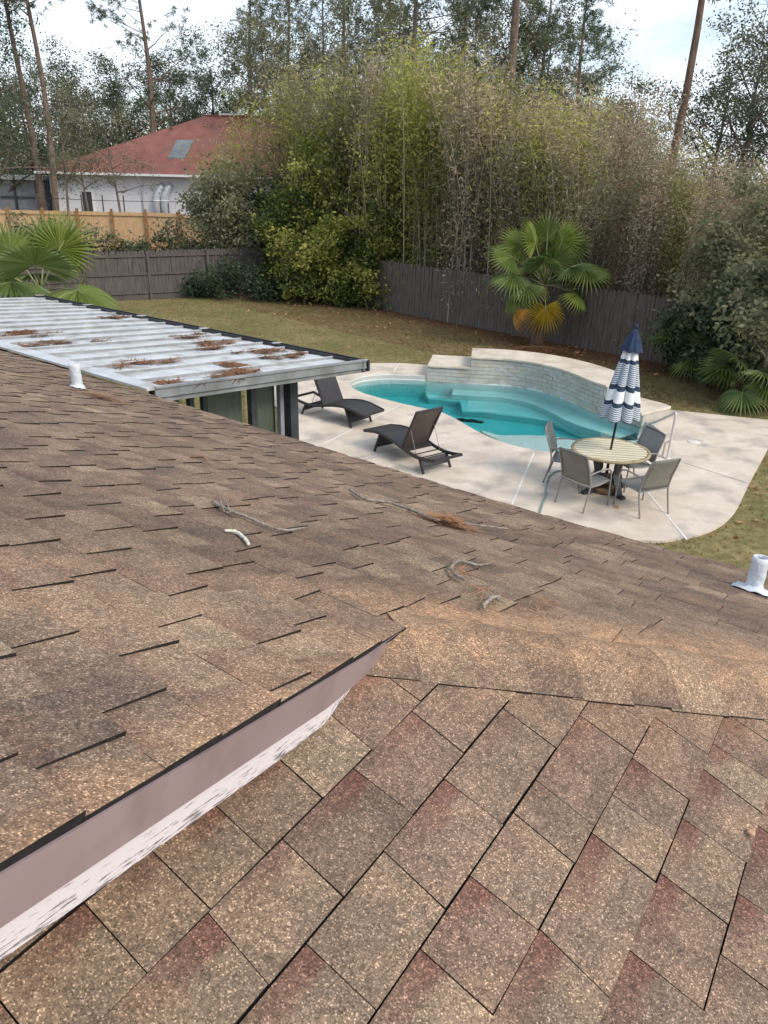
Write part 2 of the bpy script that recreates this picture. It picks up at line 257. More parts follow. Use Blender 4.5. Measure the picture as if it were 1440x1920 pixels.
def glass():
    m, N, K = mnew('dim_glass')
    o = nd(N, 'ShaderNodeOutputMaterial'); t = nd(N, 'ShaderNodeBsdfTransparent'); gl = nd(N, 'ShaderNodeBsdfGlossy'); mx = nd(N, 'ShaderNodeMixShader'); fr = nd(N, 'ShaderNodeFresnel')
    t.inputs[0].default_value = c4((0.72, 0.78, 0.76)); gl.inputs['Roughness'].default_value = 0.05; K(fr.outputs[0], mx.inputs[0]); K(t.outputs[0], mx.inputs[1]); K(gl.outputs[0], mx.inputs[2]); K(mx.outputs[0], o.inputs[0])
glass()
pm('house_wall', (0.42, 0.38, 0.34), (0.50, 0.46, 0.41), 3, 0.85)
pm('white_stucco', (0.66, 0.67, 0.70), (0.76, 0.77, 0.80), 0.7, 0.85)
pm('white_trim', (0.72, 0.73, 0.75), (0.82, 0.83, 0.84), 4, 0.6)
pm('red_roof', (0.185, 0.072, 0.060), (0.265, 0.110, 0.092), 1.2, 0.9, 0.4, 10, c3=(0.21, 0.10, 0.085), s3=0.5, coord='World')
pm('skylight_glass', (0.12, 0.14, 0.15), (0.20, 0.22, 0.23), 2, 0.15)
pm('galvanised', (0.48, 0.52, 0.56), (0.62, 0.66, 0.70), 5, 0.4, metal=0.3)
pm('shed_grey', (0.20, 0.20, 0.23), (0.28, 0.28, 0.31), 3, 0.8)
pm('lead_pipe', (0.50, 0.55, 0.60), (0.72, 0.76, 0.80), 14, 0.5, 0.5, 40)
pm('stick_bark', (0.15, 0.13, 0.115), (0.36, 0.32, 0.28), 45, 0.95, 0.6, 90)
pm('stick_pale', (0.24, 0.20, 0.165), (0.40, 0.35, 0.29), 45, 0.95, 0.6, 90)
pm('stick_white', (0.58, 0.55, 0.48), (0.72, 0.68, 0.60), 30, 0.8)
pm('dry_leaf', (0.42, 0.24, 0.15), (0.55, 0.34, 0.22), 60, 0.8)
def wicker(name, a, b_, sc):
    m, N, K = mnew(name)
    o = nd(N, 'ShaderNodeOutputMaterial'); b = nd(N, 'ShaderNodeBsdfPrincipled'); K(b.outputs[0], o.inputs[0])
    tc = nd(N, 'ShaderNodeTexCoord'); w = nd(N, 'ShaderNodeTexChecker'); w.inputs['Scale'].default_value = sc; w.inputs[1].default_value = c4(a); w.inputs[2].default_value = c4(b_); K(tc.outputs['Object'], w.inputs[0])
    n = nd(N, 'ShaderNodeTexNoise'); n.inputs['Scale'].default_value = 6; K(tc.outputs['Object'], n.inputs['Vector'])
    mr = nd(N, 'ShaderNodeMapRange'); mr.inputs[3].default_value = 0.7; mr.inputs[4].default_value = 1.3; K(n.outputs['Fac'], mr.inputs[0])
    mx = nd(N, 'ShaderNodeMixRGB', blend_type='MULTIPLY'); mx.inputs[0].default_value = 1; K(w.outputs[0], mx.inputs[1]); K(mr.outputs[0], mx.inputs[2])
    K(mx.outputs[0], b.inputs['Base Color']); b.inputs['Roughness'].default_value = 0.45
wicker('wicker_black', (0.022, 0.020, 0.022), (0.040, 0.037, 0.038), 70)
wicker('wicker_brown', (0.058, 0.042, 0.036), (0.085, 0.063, 0.054), 70)
wicker('sling_grey', (0.19, 0.195, 0.19), (0.25, 0.255, 0.245), 110)
wicker('sling_taupe', (0.15, 0.14, 0.12), (0.21, 0.195, 0.17), 110)
pm('frame_black', (0.014, 0.013, 0.014), (0.028, 0.026, 0.027), 8, 0.4)
pm('chair_frame', (0.21, 0.20, 0.185), (0.29, 0.275, 0.25), 8, 0.4)
pm('table_slat', (0.60, 0.55, 0.40), (0.72, 0.67, 0.51), 5, 0.6, stretch=(1, 8, 1))
pm('table_rim', (0.30, 0.235, 0.13), (0.40, 0.32, 0.19), 6, 0.6)
pm('table_leg', (0.030, 0.032, 0.036), (0.055, 0.058, 0.064), 8, 0.5)
pm('base_brown', (0.16, 0.10, 0.06), (0.26, 0.17, 0.11), 8, 0.7)
pm('rail_metal', (0.60, 0.53, 0.51), (0.72, 0.65, 0.62), 6, 0.3, metal=0.3)
pm('hose_teal', (0.14, 0.26, 0.25), (0.20, 0.33, 0.32), 12, 0.5)
pm('skimmer_white', (0.64, 0.60, 0.54), (0.72, 0.68, 0.62), 6, 0.6)
pm('black_hole', (0.006, 0.006, 0.006), (0.012, 0.012, 0.012), 5, 0.9)
pm('algae_dark', (0.006, 0.016, 0.012), (0.014, 0.03, 0.022), 9, 0.9)
pm('pipe_pvc', (0.55, 0.57, 0.60), (0.68, 0.70, 0.72), 5, 0.5)
pm('rust', (0.40, 0.20, 0.07), (0.52, 0.34, 0.18), 10, 0.8)
def canopy_mat():
    m, N, K = mnew('striped_canopy')
    o = nd(N, 'ShaderNodeOutputMaterial'); b = nd(N, 'ShaderNodeBsdfPrincipled'); K(b.outputs[0], o.inputs[0])
    tc = nd(N, 'ShaderNodeTexCoord'); sp = nd(N, 'ShaderNodeSeparateXYZ'); K(tc.outputs['UV'], sp.inputs[0])   # v runs 0 at the hem to 1 at the top
    # fine stripes
    mu = nd(N, 'ShaderNodeMath', operation='MULTIPLY'); K(sp.outputs[1], mu.inputs[0]); mu.inputs[1].default_value = 37
    fr = nd(N, 'ShaderNodeMath', operation='FRACT'); K(mu.outputs[0], fr.inputs[0]); gt = nd(N, 'ShaderNodeMath', operation='GREATER_THAN'); K(fr.outputs[0], gt.inputs[0]); gt.inputs[1].default_value = 0.5
    fs = nd(N, 'ShaderNodeMixRGB'); K(gt.outputs[0], fs.inputs[0]); fs.inputs[1].default_value = c4((0.10, 0.155, 0.235)); fs.inputs[2].default_value = c4((0.62, 0.66, 0.68))
    # wide bands: 0 navy, 0.5 fine stripes, 1 white
    r = nd(N, 'ShaderNodeValToRGB'); r.color_ramp.interpolation = 'CONSTANT'; el = r.color_ramp.elements
    st = [(0.0, .5), (0.19, 0), (0.25, 1), (0.40, 0), (0.47, .5), (0.76, 0), (0.81, 1), (0.95, 0)]
    el[0].position = 0; el[0].color = c4((.5, .5, .5)); el[1].position = 0.95; el[1].color = c4((0, 0, 0))
    for p, v in st[1:-1]:
        q = el.new(p); q.color = c4((v, v, v))
    K(sp.outputs[1], r.inputs[0])
    isw = nd(N, 'ShaderNodeMath', operation='GREATER_THAN'); K(r.outputs[0], isw.inputs[0]); isw.inputs[1].default_value = 0.75
    isf = nd(N, 'ShaderNodeMath', operation='GREATER_THAN'); K(r.outputs[0], isf.inputs[0]); isf.inputs[1].default_value = 0.25
    a = nd(N, 'ShaderNodeMixRGB'); K(isf.outputs[0], a.inputs[0]); a.inputs[1].default_value = c4((0.022, 0.045, 0.085)); K(fs.outputs[0], a.inputs[2])
    c = nd(N, 'ShaderNodeMixRGB'); K(isw.outputs[0], c.inputs[0]); K(a.outputs[0], c.inputs[1]); c.inputs[2].default_value = c4((0.74, 0.77, 0.79))
    K(c.outputs[0], b.inputs['Base Color']); b.inputs['Roughness'].default_value = 0.85
canopy_mat()
pm('navy_cloth', (0.012, 0.024, 0.060), (0.024, 0.044, 0.095), 9, 0.85)

# ------------------------------------------------------------------ mesh helpers
class MB:
    """collects faces for ONE mesh"""
    def __init__(s): s.v = []; s.f = []; s.m = []; s.sm = []; s.t = []; s.uv = {}
    def add(s, vs, fs, mi=0, smooth=False, tint=None):
        o = len(s.v); s.v += [tuple(float(c) for c in p) for p in vs]
        for f in fs: s.f.append([o+i for i in f]); s.m.append(mi); s.sm.append(smooth)
        s.t += (tint if tint is not None else [(0.5, 0.5, 0, 1)]*len(vs))
        return o
    def box(s, c, d, rz=0, mi=0, M=None):
        x, y, z = d[0]/2, d[1]/2, d[2]/2
        P = [Vector((a*x, b*y, e*z)) for e in (-1, 1) for b in (-1, 1) for a in (-1, 1)]
        R = M if M is not None else Matrix.Rotation(rz, 3, 'Z')
        s.add([Vector(c)+R @ p for p in P], [(0, 2, 3, 1), (4, 5, 7, 6), (0, 1, 5, 4), (2, 6, 7, 3), (0, 4, 6, 2), (1, 3, 7, 5)], mi)
    def beam(s, a, b, w, h, mi=0, up=(0, 0, 1)):
        a, b = Vector(a), Vector(b); d = (b-a); L_ = d.length; d.normalize(); u = Vector(up); sd = d.cross(u)
        if sd.length < 1e-4: sd = d.cross(Vector((0, 1, 0)))
        sd.normalize(); u = sd.cross(d).normalized()
        M = Matrix((sd, d, u)).transposed(); s.box((a+b)/2, (w, L_, h), M=M, mi=mi)
    def tube(s, pts, r, n=8, mi=0, cap=True, smooth=True, tint=None):
        pts = [Vector(p) for p in pts]; rs = r if isinstance(r, (list, tuple)) else [r]*len(pts)
        vs = []; t0 = (pts[1]-pts[0]).normalized(); nrm = t0.orthogonal().normalized()
        for i, p in enumerate(pts):
            t = (pts[min(i+1, len(pts)-1)]-pts[max(i-1, 0)]).normalized()
            nrm = (nrm-t*nrm.dot(t)); nrm = nrm.normalized() if nrm.length > 1e-6 else t.orthogonal().normalized()
            b = t.cross(nrm)
            for k in range(n):
                a = 2*math.pi*k/n; vs.append(p+(nrm*math.cos(a)+b*math.sin(a))*rs[i])
        fs = [(i*n+k, i*n+(k+1) % n, (i+1)*n+(k+1) % n, (i+1)*n+k) for i in range(len(pts)-1) for k in range(n)]
        if cap: fs += [tuple(range(n-1, -1, -1)), tuple((len(pts)-1)*n+k for k in range(n))]
        s.add(vs, fs, mi, smooth, [tint]*len(vs) if tint else None)
    def lathe(s, prof, n=24, c=(0, 0, 0), mi=0, smooth=True, caps=True):
        vs = [(c[0]+r*math.cos(2*math.pi*k/n), c[1]+r*math.sin(2*math.pi*k/n), c[2]+z) for r, z in prof for k in range(n)]
        fs = [(i*n+k, i*n+(k+1) % n, (i+1)*n+(k+1) % n, (i+1)*n+k) for i in range(len(prof)-1) for k in range(n)]
        if caps: fs += [tuple(range(n-1, -1, -1)), tuple((len(prof)-1)*n+k for k in range(n))]
        s.add(vs, fs, mi, smooth)
    def prism(s, poly, z0, z1, mi=0, mside=None):
        n = len(poly); vs = [(p[0], p[1], z0) for p in poly]+[(p[0], p[1], z1) for p in poly]
        s.add(vs, [tuple(range(n, 2*n)), tuple(range(n-1, -1, -1))], mi)
        o = len(s.v)-2*n
        for i in range(n): s.f.append([o+i, o+(i+1) % n, o+n+(i+1) % n, o+n+i]); s.m.append(mi if mside is None else mside); s.sm.append(False)
    def obj(s, name, mats, parent=None, world=False, bevel=0):
        me = bpy.data.meshes.new(name)
        v = s.v
        if world and parent is not None:
            o = Vector((0, 0, 0)); q = parent
            while q is not None: o += q.location; q = q.parent
            v = [(a[0]-o.x, a[1]-o.y, a[2]-o.z) for a in v]
        me.from_pydata(v, [], s.f)
        me.polygons.foreach_set('material_index', s.m); me.polygons.foreach_set('use_smooth', s.sm)
        at = me.attributes.new('tint', 'FLOAT_COLOR', 'POINT'); at.data.foreach_set('color', np.array(s.t, dtype=np.float32).ravel())
        for m in ([mats] if isinstance(mats, str) else mats): me.materials.append(MATS[m])
        me.update()
        ob = bpy.data.objects.new(name, me); COL.objects.link(ob)
        if parent is not None: ob.parent = parent
        if bevel:
            bv = ob.modifiers.new('bevel', 'BEVEL'); bv.width = bevel; bv.segments = 2; bv.limit_method = 'ANGLE'
        return ob
def leafmesh(name, V, T, mat, parent=None, quad=True):
    """V (n,k,3) faces with their own k corners, T (n,) tint"""
    n, k = V.shape[0], V.shape[1]
    me = bpy.data.meshes.new(name); me.vertices.add(n*k); me.vertices.foreach_set('co', V.astype(np.float32).ravel())
    me.loops.add(n*k); me.loops.foreach_set('vertex_index', np.arange(n*k, dtype=np.int32)); me.polygons.add(n)
    me.polygons.foreach_set('loop_start', np.arange(0, n*k, k, dtype=np.int32)); me.polygons.foreach_set('loop_total', np.full(n, k, dtype=np.int32))
    at = me.attributes.new('tint', 'FLOAT_COLOR', 'POINT'); t4 = np.zeros((n*k, 4), np.float32); t4[:, 0] = np.repeat(np.clip(T, 0, 1), k); t4[:, 3] = 1; at.data.foreach_set('color', t4.ravel())
    me.materials.append(MATS[mat]); me.update(calc_edges=True)
    ob = bpy.data.objects.new(name, me); COL.objects.link(ob)
    if parent is not None: ob.parent = parent
    return ob
def tag(o, label=None, cat=None, group=None, kind=None):
    for k, v in (('label', label), ('category', cat), ('group', group), ('kind', kind)):
        if v: o[k] = v
    return o
def thing(name, label, cat, loc=(0, 0, 0), rz=0, group=None):
    o = bpy.data.objects.new(name, None); COL.objects.link(o); o.location = loc; o.rotation_euler = (0, 0, rz); o.empty_display_size = 0.2
    return tag(o, label, cat, group)
def copy_tree(o, parent=None):
    c = o.copy(); COL.objects.link(c); c.parent = parent
    for ch in list(o.children): copy_tree(ch, c)
    return c
ORD = ['first', 'second', 'third', 'fourth', 'fifth', 'sixth', 'seventh', 'eighth', 'ninth', 'tenth', 'eleventh', 'twelfth', 'thirteenth']
def catmull(P, m=6, closed=False):
    P = [np.array(p, float) for p in P]; n = len(P); out = []
    rng = range(n) if closed else range(n-1)
    for i in rng:
        if closed: a, b, c, d = P[(i-1) % n], P[i], P[(i+1) % n], P[(i+2) % n]
        else: a, b, c, d = P[max(i-1, 0)], P[i], P[i+1], P[min(i+2, n-1)]
        for k in range(m):
            t = k/m; out.append(0.5*((2*b)+(-a+c)*t+(2*a-5*b+4*c-d)*t*t+(-a+3*b-3*c+d)*t**3))
    if not closed: out.append(P[-1])
    return out
def inside(p, poly):
    x, y = p; c = False; n = len(poly)
    for i in range(n):
        x1, y1 = poly[i][0], poly[i][1]; x2, y2 = poly[(i+1) % n][0], poly[(i+1) % n][1]
        if (y1 > y) != (y2 > y) and x < (x2-x1)*(y-y1)/(y2-y1)+x1: c = not c
    return c

# ------------------------------------------------------------------ the setting: ground, deck, pool
POOL_PX_NEAR = [(656, 722), (682, 737), (756, 757), (817, 770), (846, 781), (900, 811), (930, 824), (960, 834), (1005, 844), (1038, 848), (1090, 850), (1150, 849), (1210, 843), (1240, 830)]
POOL_PX_FAR = [(1230, 813), (1203, 798), (1151, 784), (1111, 772), (1058, 748), (1005, 732), (950, 723), (880, 719), (809, 714), (738, 711), (692, 713), (663, 720)]
near = [gp(u, v, 0)[:2] for u, v in POOL_PX_NEAR]; far = [gp(u, v, -0.12)[:2] for u, v in POOL_PX_FAR]
POOL = [p for p in catmull(near+far, 5, True)]
dk = lambda u, v: gp(u, v, 0)[:2]
E5 = dk(1440, 840); E6 = dk(1440, 787)
OUT_A = [(-2.0, 14.2), dk(556, 792), (-3.0, 17.8), (-2.6, 20.2), dk(690, 681), dk(760, 681)]
OUT_B = [dk(1262, 769), tuple(E6), (E6[0]+2.2, E6[1]-0.45)]
OUT_C = [(E5[0]+0.55, E5[1]+1.0), tuple(E5), dk(1405, 905), dk(1376, 962), dk(1330, 996), dk(1250, 1013), dk(1190, 1013), (2.6, 9.75), (1.2, 10.4), (-0.2, 11.8), (-1.3, 13.2)]
back_wall = []
def offset_curve(P, d):
    out = []
    for i in range(len(P)):
        a = np.array(P[max(i-1, 0)]); b = np.array(P[min(i+1, len(P)-1)]); t = b-a; t = t/np.linalg.norm(t); out.append(np.array(P[i])+np.array([-t[1], t[0]])*d)
    return out
WALL_IN = catmull([gp(u, v, -0.12)[:2] for u, v in [(800, 714), (880, 719), (950, 723), (1005, 732), (1058, 748), (1111, 772), (1151, 784), (1196, 797)]], 6)
WALL_OUT = offset_curve(WALL_IN, 1.25)
DECK = [tuple(p) for p in catmull(OUT_A, 4)]+[tuple(p) for p in WALL_OUT[4:-6]]+[tuple(p) for p in OUT_B]+[tuple(p) for p in catmull(OUT_C, 4)]
WATER_Z = -0.12

def fill_between(outer, inner, z):
    bm = bmesh.new(); edges = []
    for loop in ([outer] + ([inner] if inner is not None else [])):
        vs = [bm.verts.new((p[0], p[1], z)) for p in loop]
        edges += [bm.edges.new((vs[i], vs[(i+1) % len(vs)])) for i in range(len(vs))]
    bmesh.ops.triangle_fill(bm, use_beauty=True, use_dissolve=False, edges=edges)
    for f in bm.faces:
        if f.normal.z < 0: f.normal_flip()
    v = [tuple(x.co) for x in bm.verts]; bm.verts.index_update(); f = [[x.index for x in q.verts] for q in bm.faces]; bm.free()
    return v, f
def ground():
    xs = [-900, -400, -200, -120, -80, -60, -45, -35, -28, -24]+list(np.arange(-20, 20.01, 0.5))+[24, 28, 35, 45, 60, 80, 120, 200, 400, 900]
    ys = [-400, -150, -60, -30, -15, -8, -4]+list(np.arange(0, 48.01, 0.5))+[52, 58, 66, 80, 100, 140, 220, 400, 900, 1800]
    mb = MB(); idx = {}
    cut = [np.array(p) for p in DECK]; c0 = np.mean([np.array(p) for p in POOL], axis=0)
    big = [c0+(np.array(p)-c0)*1.03+0.0 for p in POOL]
    V = []; F = []
    for j, y in enumerate(ys):
        for i, x in enumerate(xs):
            z = float(gz(x, y)) - 0.035 + 0.02*math.sin(x*1.3+y*0.7)*(1 if abs(x) < 20 else 0)*0.5
            V.append((x, y, z))
    W = len(xs)
    for j in range(len(ys)-1):
        for i in range(W-1):
            cx, cy = (xs[i]+xs[i+1])/2, (ys[j]+ys[j+1])/2
            q = [(xs[i], ys[j]), (xs[i+1], ys[j]), (xs[i], ys[j+1]), (xs[i+1], ys[j+1]), (cx, cy)]
            if abs(cx) < 20 and 8 < cy < 25 and (any(inside(p, big) for p in q)): continue
            F.append((j*W+i, j*W+i+1, (j+1)*W+i+1, (j+1)*W+i))
    mb.add(V, F, 0, True)
    tag(mb.obj('ground', 'lawn_ground'), kind='structure')
ground()

def deck():
    mb = MB(); v, f = fill_between(DECK, POOL, 0.0); mb.add(v, f, 0)
    n = len(DECK)
    mb.add([(p[0], p[1], 0) for p in DECK]+[(p[0], p[1], -0.16) for p in DECK], [(i, n+i, n+(i+1) % n, (i+1) % n) for i in range(n)])
    d = tag(mb.obj('pool_deck', 'deck_concrete'), kind='structure')
    # sealant joints across the slab
    for a, b in (((960, 946), (1001, 850)), ((1213, 921), (1288, 1012)), ((606, 833), (748, 761)), ((662, 863), (790, 839)), ((790, 839), (902, 816)), ((1283, 868), (1420, 912)), ((738, 698), (748, 682))):
        A, B = gp(*a, 0), gp(*b, 0); t = (B-A)/np.linalg.norm(B-A); w = 0.016 if a[0] != 1283 else 0.006
        nn = np.array([-t[1], t[0], 0])*w; m2 = MB(); m2.add([A-nn+[0, 0, .004], A+nn+[0, 0, .004], B+nn+[0, 0, .004], B-nn+[0, 0, .004]], [(0, 3, 2, 1)]); m2.obj('joint', 'joint_seal' if a[0] != 1283 else 'stick_bark', d)
    m2 = MB(); c = gp(1156, 951, 0); 
    m2.add([(c[0]+0.05*math.cos(a)*(1+.3*math.sin(3*a)), c[1]+0.07*math.sin(a), 0.004) for a in np.linspace(0, 2*math.pi, 14, endpoint=False)], [tuple(range(14))]); m2.obj('rust_stain', 'rust', d)
deck()

def pool():
    # basin: walls and a shaped floor, all one plaster shell
    mb = MB(); n = len(POOL)
    rim = [(p[0], p[1]) for p in POOL]
    c0 = np.mean(np.array(POOL), axis=0)
    inn = [tuple(c0+(np.array(p)-c0)*0.97) for p in POOL]; low = [tuple(c0+(np.array(p)-c0)*0.93) for p in POOL]
    fz = lambda p: -1.55
    V = [(p[0], p[1], 0.0) for p in rim]+[(p[0], p[1], -0.7) for p in inn]+[(p[0], p[1], fz(p)) for p in low]
    F = [(i, (i+1) % n, n+(i+1) % n, n+i) for i in range(n)]+[(n+i, n+(i+1) % n, 2*n+(i+1) % n, 2*n+i) for i in range(n)]
    mb.add(V, F, 0, False)
    v, f = fill_between(low, None, 0.0); mb.add([(a, b, fz((a, b))) for a, b, _ in v], f, 0)
    basin = tag(mb.obj('pool_basin', 'pool_plaster'), kind='structure')
    # bench along the raised wall
    W = WALL_IN[4:]; W2 = offset_curve(W, -0.62)
    mb = MB(); m = len(W)
    mb.add([(p[0], p[1], -0.70) for p in W]+[(p[0], p[1], -0.70) for p in W2]+[(p[0], p[1], -1.5) for p in W2], [(i, i+1, m+i+1, m+i) for i in range(m-1)]+[(m+i, m+i+1, 2*m+i+1, 2*m+i) for i in range(m-1)]); mb.obj('bench', 'pool_plaster', basin)
    # swim-out steps at the far left, entry shelf and treads at the near right
    def gpw(u, v, z):                                                # a sight line bent at the water surface, down to depth z
        p = gp(u, v, WATER_Z); d = sight(u, v); d = d/np.linalg.norm(d); c = -d[2]; k = 1/1.33; t = d*k; t[2] = -math.sqrt(1-k*k*(1-c*c)); return p+t*((WATER_Z-z)/-t[2])
    def slab(px, z, name):
        poly = [(gpw(u, v, z) if w else gp(u, v, z))[:2] for u, v, w in px]
        a = sum(poly[i][0]*poly[(i+1) % len(poly)][1]-poly[(i+1) % len(poly)][0]*poly[i][1] for i in range(len(poly)))
        if a < 0: poly = poly[::-1]
        m_ = MB(); m_.prism(poly, -1.60, z); m_.obj(name, 'pool_plaster', basin, bevel=.03)
    slab([(648, 738, 1), (700, 732, 1), (795, 731, 1), (803, 748, 1), (862, 753, 1), (866, 771, 1), (905, 773, 1), (1027, 788, 1), (1064, 800, 1), (1110, 812, 1), (1180, 822, 1), (1262, 830, 1), (1250, 800, 0), (1190, 788, 0), (1111, 764, 0), (1058, 741, 0), (1005, 725, 0), (880, 712, 0), (738, 704, 0), (640, 715, 0)], -1.10, 'step')
    slab([(900, 806, 1), (940, 816, 1), (985, 815, 1), (1030, 817, 1), (1090, 824, 1), (1140, 828, 1), (1200, 824, 1), (1262, 822, 1), (1262, 850, 0), (1150, 866, 0), (1040, 862, 0), (960, 848, 0), (905, 822, 0)], -0.30, 'shelf')
    # waterline tile band
    mb = MB()
    mb.add([(p[0], p[1], -0.012) for p in [c0+(np.array(q)-c0)*0.9975 for q in POOL]]+[(p[0], p[1], -0.28) for p in [c0+(np.array(q)-c0)*0.992 for q in POOL]], [(i, (i+1) % n, n+(i+1) % n, n+i) for i in range(n)]); mb.obj('tile_band', 'wall_tile', basin)
    # water body
    mb = MB(); big = [tuple(c0+(np.array(p)-c0)*1.005) for p in POOL]
    mb.prism(big, -1.75, WATER_Z)
    tag(mb.obj('water', 'pool_water'), kind='structure')
    # dark leaves on the floor
    mb = MB(); A = gpw(856, 786, -1.5); B = gpw(909, 792, -1.5)
    pts = [A+(B-A)*t for t in np.linspace(0, 1, 9)]
    mb.tube([(p[0]+0.02*math.sin(i*2.1), p[1]+0.03*math.sin(i*1.7), -1.50) for i, p in enumerate(pts)], [0.02, 0.07, 0.10, 0.085, 0.10, 0.09, 0.075, 0.06, 0.02], 8)
    tag(mb.obj('leaf_heap', 'algae_dark'), 'dark sunken heap of leaves lying on the turquoise pool floor', 'leaves')
pool()

def raised_wall():
    secs = [(0, 6, 0.30), (6, 33, 0.58), (33, len(WALL_IN)-1, 0.20)]
    root = thing('raised_pool_wall', 'curved stepped wall of pale brick tile with stone cap behind the pool', 'wall', (float(WALL_IN[20][0]), float(WALL_IN[20][1]), 0))
    brick = None; RN = random.Random(3)
    for a, b, top in secs:
        I = WALL_IN[a:b+1]; O = WALL_OUT[a:b+1]
        if top < .25:
            O = offset_curve(I, 0.95); O[-1] = np.array(gp(1256, 762, 0.2)[:2]); I = list(I); I[-1] = np.array(gp(1207, 775, 0.2)[:2])
        elif top > .5: O = offset_curve(I, 1.05)
        m = len(I)
        mb = MB(); poly = [tuple(p) for p in I]+[tuple(p) for p in O[::-1]]
        mb.prism(poly, -0.3, top-0.062); mb.obj('core', 'grout', root, world=True)
        # cap slabs
        step = max(3, (m-1)//4) if top > .5 else m-1
        i0 = 0; I2 = offset_curve(I, -0.045); O2 = offset_curve(O, 0.04)
        while i0 < m-1:
            i1 = min(i0+step, m-1)
            if m-1-i1 < 3: i1 = m-1
            A = [np.array(p) for p in I2[i0:i1+1]]; Bq = [np.array(p) for p in O2[i0:i1+1]]
            if i1 < m-1: A[-1] = A[-1]+(A[-2]-A[-1])*0.03; Bq[-1] = Bq[-1]+(Bq[-2]-Bq[-1])*0.03
            if i0 == 0 and a > 0 and False: pass
            mb = MB(); mb.prism([tuple(p) for p in A]+[tuple(p) for p in Bq[::-1]], top-0.06, top); mb.obj('cap_stone', 'coping_stone', root, world=True, bevel=0.012)
            i0 = i1
        # tiles on the face towards the water
        seg = [np.linalg.norm(np.array(I[i+1])-np.array(I[i])) for i in range(m-1)]; cum = np.concatenate([[0], np.cumsum(seg)]); Ltot = cum[-1]
        def at(s_):
            i = min(max(int(np.searchsorted(cum, s_)-1), 0), m-2); t = (s_-cum[i])/seg[i]; p = np.array(I[i])*(1-t)+np.array(I[i+1])*t; d = (np.array(I[i+1])-np.array(I[i]))/seg[i]; return p, d
        zz = -0.16; row = 0
        while zz < top-0.08:
            h = min(0.096, top-0.066-zz); s_ = -0.16*(row % 2)
            while s_ < Ltot:
                e = min(s_+0.32, Ltot); s0 = max(s_, 0)
                if e-s0 > 0.05:
                    p, d = at((s0+e)/2)
                    if brick is None:
                        q = MB(); q.box((0, 0, 0), (1, 1, 1)); brick = q.obj('brick', 'wall_tile', root, bevel=0)
                        ob = brick
                    else:
                        ob = brick.copy(); COL.objects.link(ob)
                    w = e-s0-0.012
                    ob.parent = root; nrm = np.array([d[1], -d[0]]); pr = 0.010+0.006*RN.random()
                    ob.location = (p[0]+nrm[0]*(pr-0.015)-root.location.x, p[1]+nrm[1]*(pr-0.015)-root.location.y, zz+h/2)
                    ob.rotation_euler = (0, 0, math.atan2(d[1], d[0])); ob.scale = (w, 0.03, h-0.010)
                s_ += 0.32
            zz += 0.096; row += 1
    # skimmer mouth
    c = gp(781, 706, -0.07); t = gp(792, 706.5, -0.07)-gp(770, 705.5, -0.07)
    mb = MB(); mb.box((c[0], c[1]-0.03, -0.07), (0.34, 0.04, 0.12), math.atan2(t[1], t[0])); tag(mb.obj('skimmer_mouth', 'black_hole'), 'dark rectangular skimmer mouth in the pool tile beside the low step', 'skimmer')
raised_wall()

# ------------------------------------------------------------------ the house roof under the camera
AZB, KB = math.radians(33.1), 0.333
sB = np.array([math.sin(AZB), math.cos(AZB), 0]); tB = np.array([math.cos(AZB), -math.sin(AZB), 0])
PB = np.array([0, 0, CAMH-1.25]); nB = np.array([0, 0, 1.])+KB*tB; nBu = nB/np.linalg.norm(nB)
P0 = on_plane(785, 1190, nB, PB)
AZA, KA = math.radians(38), 0.32
sA = np.array([math.sin(AZA), math.cos(AZA), 0]); tA = np.array([math.cos(AZA), -math.sin(AZA), 0])
nA = np.array([0, 0, 1.])+KA*sA; nAu = nA/np.linalg.norm(nA); S0 = float(P0@sA); T0 = float(P0@tA)
ET = [-13, -9, -6.8, -4, -2.4, -1.56, -1.1, -.6, .6, 3]; EV = [4.24, 4.21, 4.15, 3.98, 3.88, 3.91, 3.99, 4.14, 4.4, 4.6]
def Apt(s, t, off=0.0):
    if s > S0: s = S0+(s-S0)*(float(np.interp(t, ET, EV))-S0)/(4.0-S0)
    return sA*s+tA*t+np.array([0, 0, P0[2]-KA*(s-S0)])+nAu*off
def Bpt(s, t, off=0.0):
    return sB*s+tB*t+np.array([0, 0, PB[2]-KB*t])+nBu*off
# hip: where both slopes meet, in the coordinates of each
hd = np.cross(nA, nB); hd = hd/np.linalg.norm(hd)
if hd[2] > 0: hd = -hd
H0 = P0.copy()
RAKE_DIR = None
_rk = [on_plane(u, v, nA, P0) for u, v in ((0, 1628), (278, 1461), (483, 1344), (628, 1258), (772, 1169))]
rs_ = np.array([p@sA for p in _rk]); rt_ = np.array([p@tA for p in _rk]); rk_m, rk_c = np.polyfit(rs_[:-1], rt_[:-1], 1)
rake_t = lambda s: rk_m*s+rk_c
_h1 = H0+hd*3.0
hA_m = (float(_h1@tA)-T0)/(float(_h1@sA)-S0)                      # dt/ds of the hip on slope A
SB0, TB0 = float(P0@sB), float(P0@tB); hB_m = (float(_h1@tB)-TB0)/(float(_h1@sB)-SB0)
S_TIP = (T0-hA_m*S0-rk_c)/(rk_m-hA_m)                              # where rake and hip meet
HOUSE = thing('house', 'brown shingled house roof in the foreground with hip and overhanging gable', 'house', (0.0, 0.0, 0.0))
HOUSE.location = (-1.5, 0.0, 0.0)

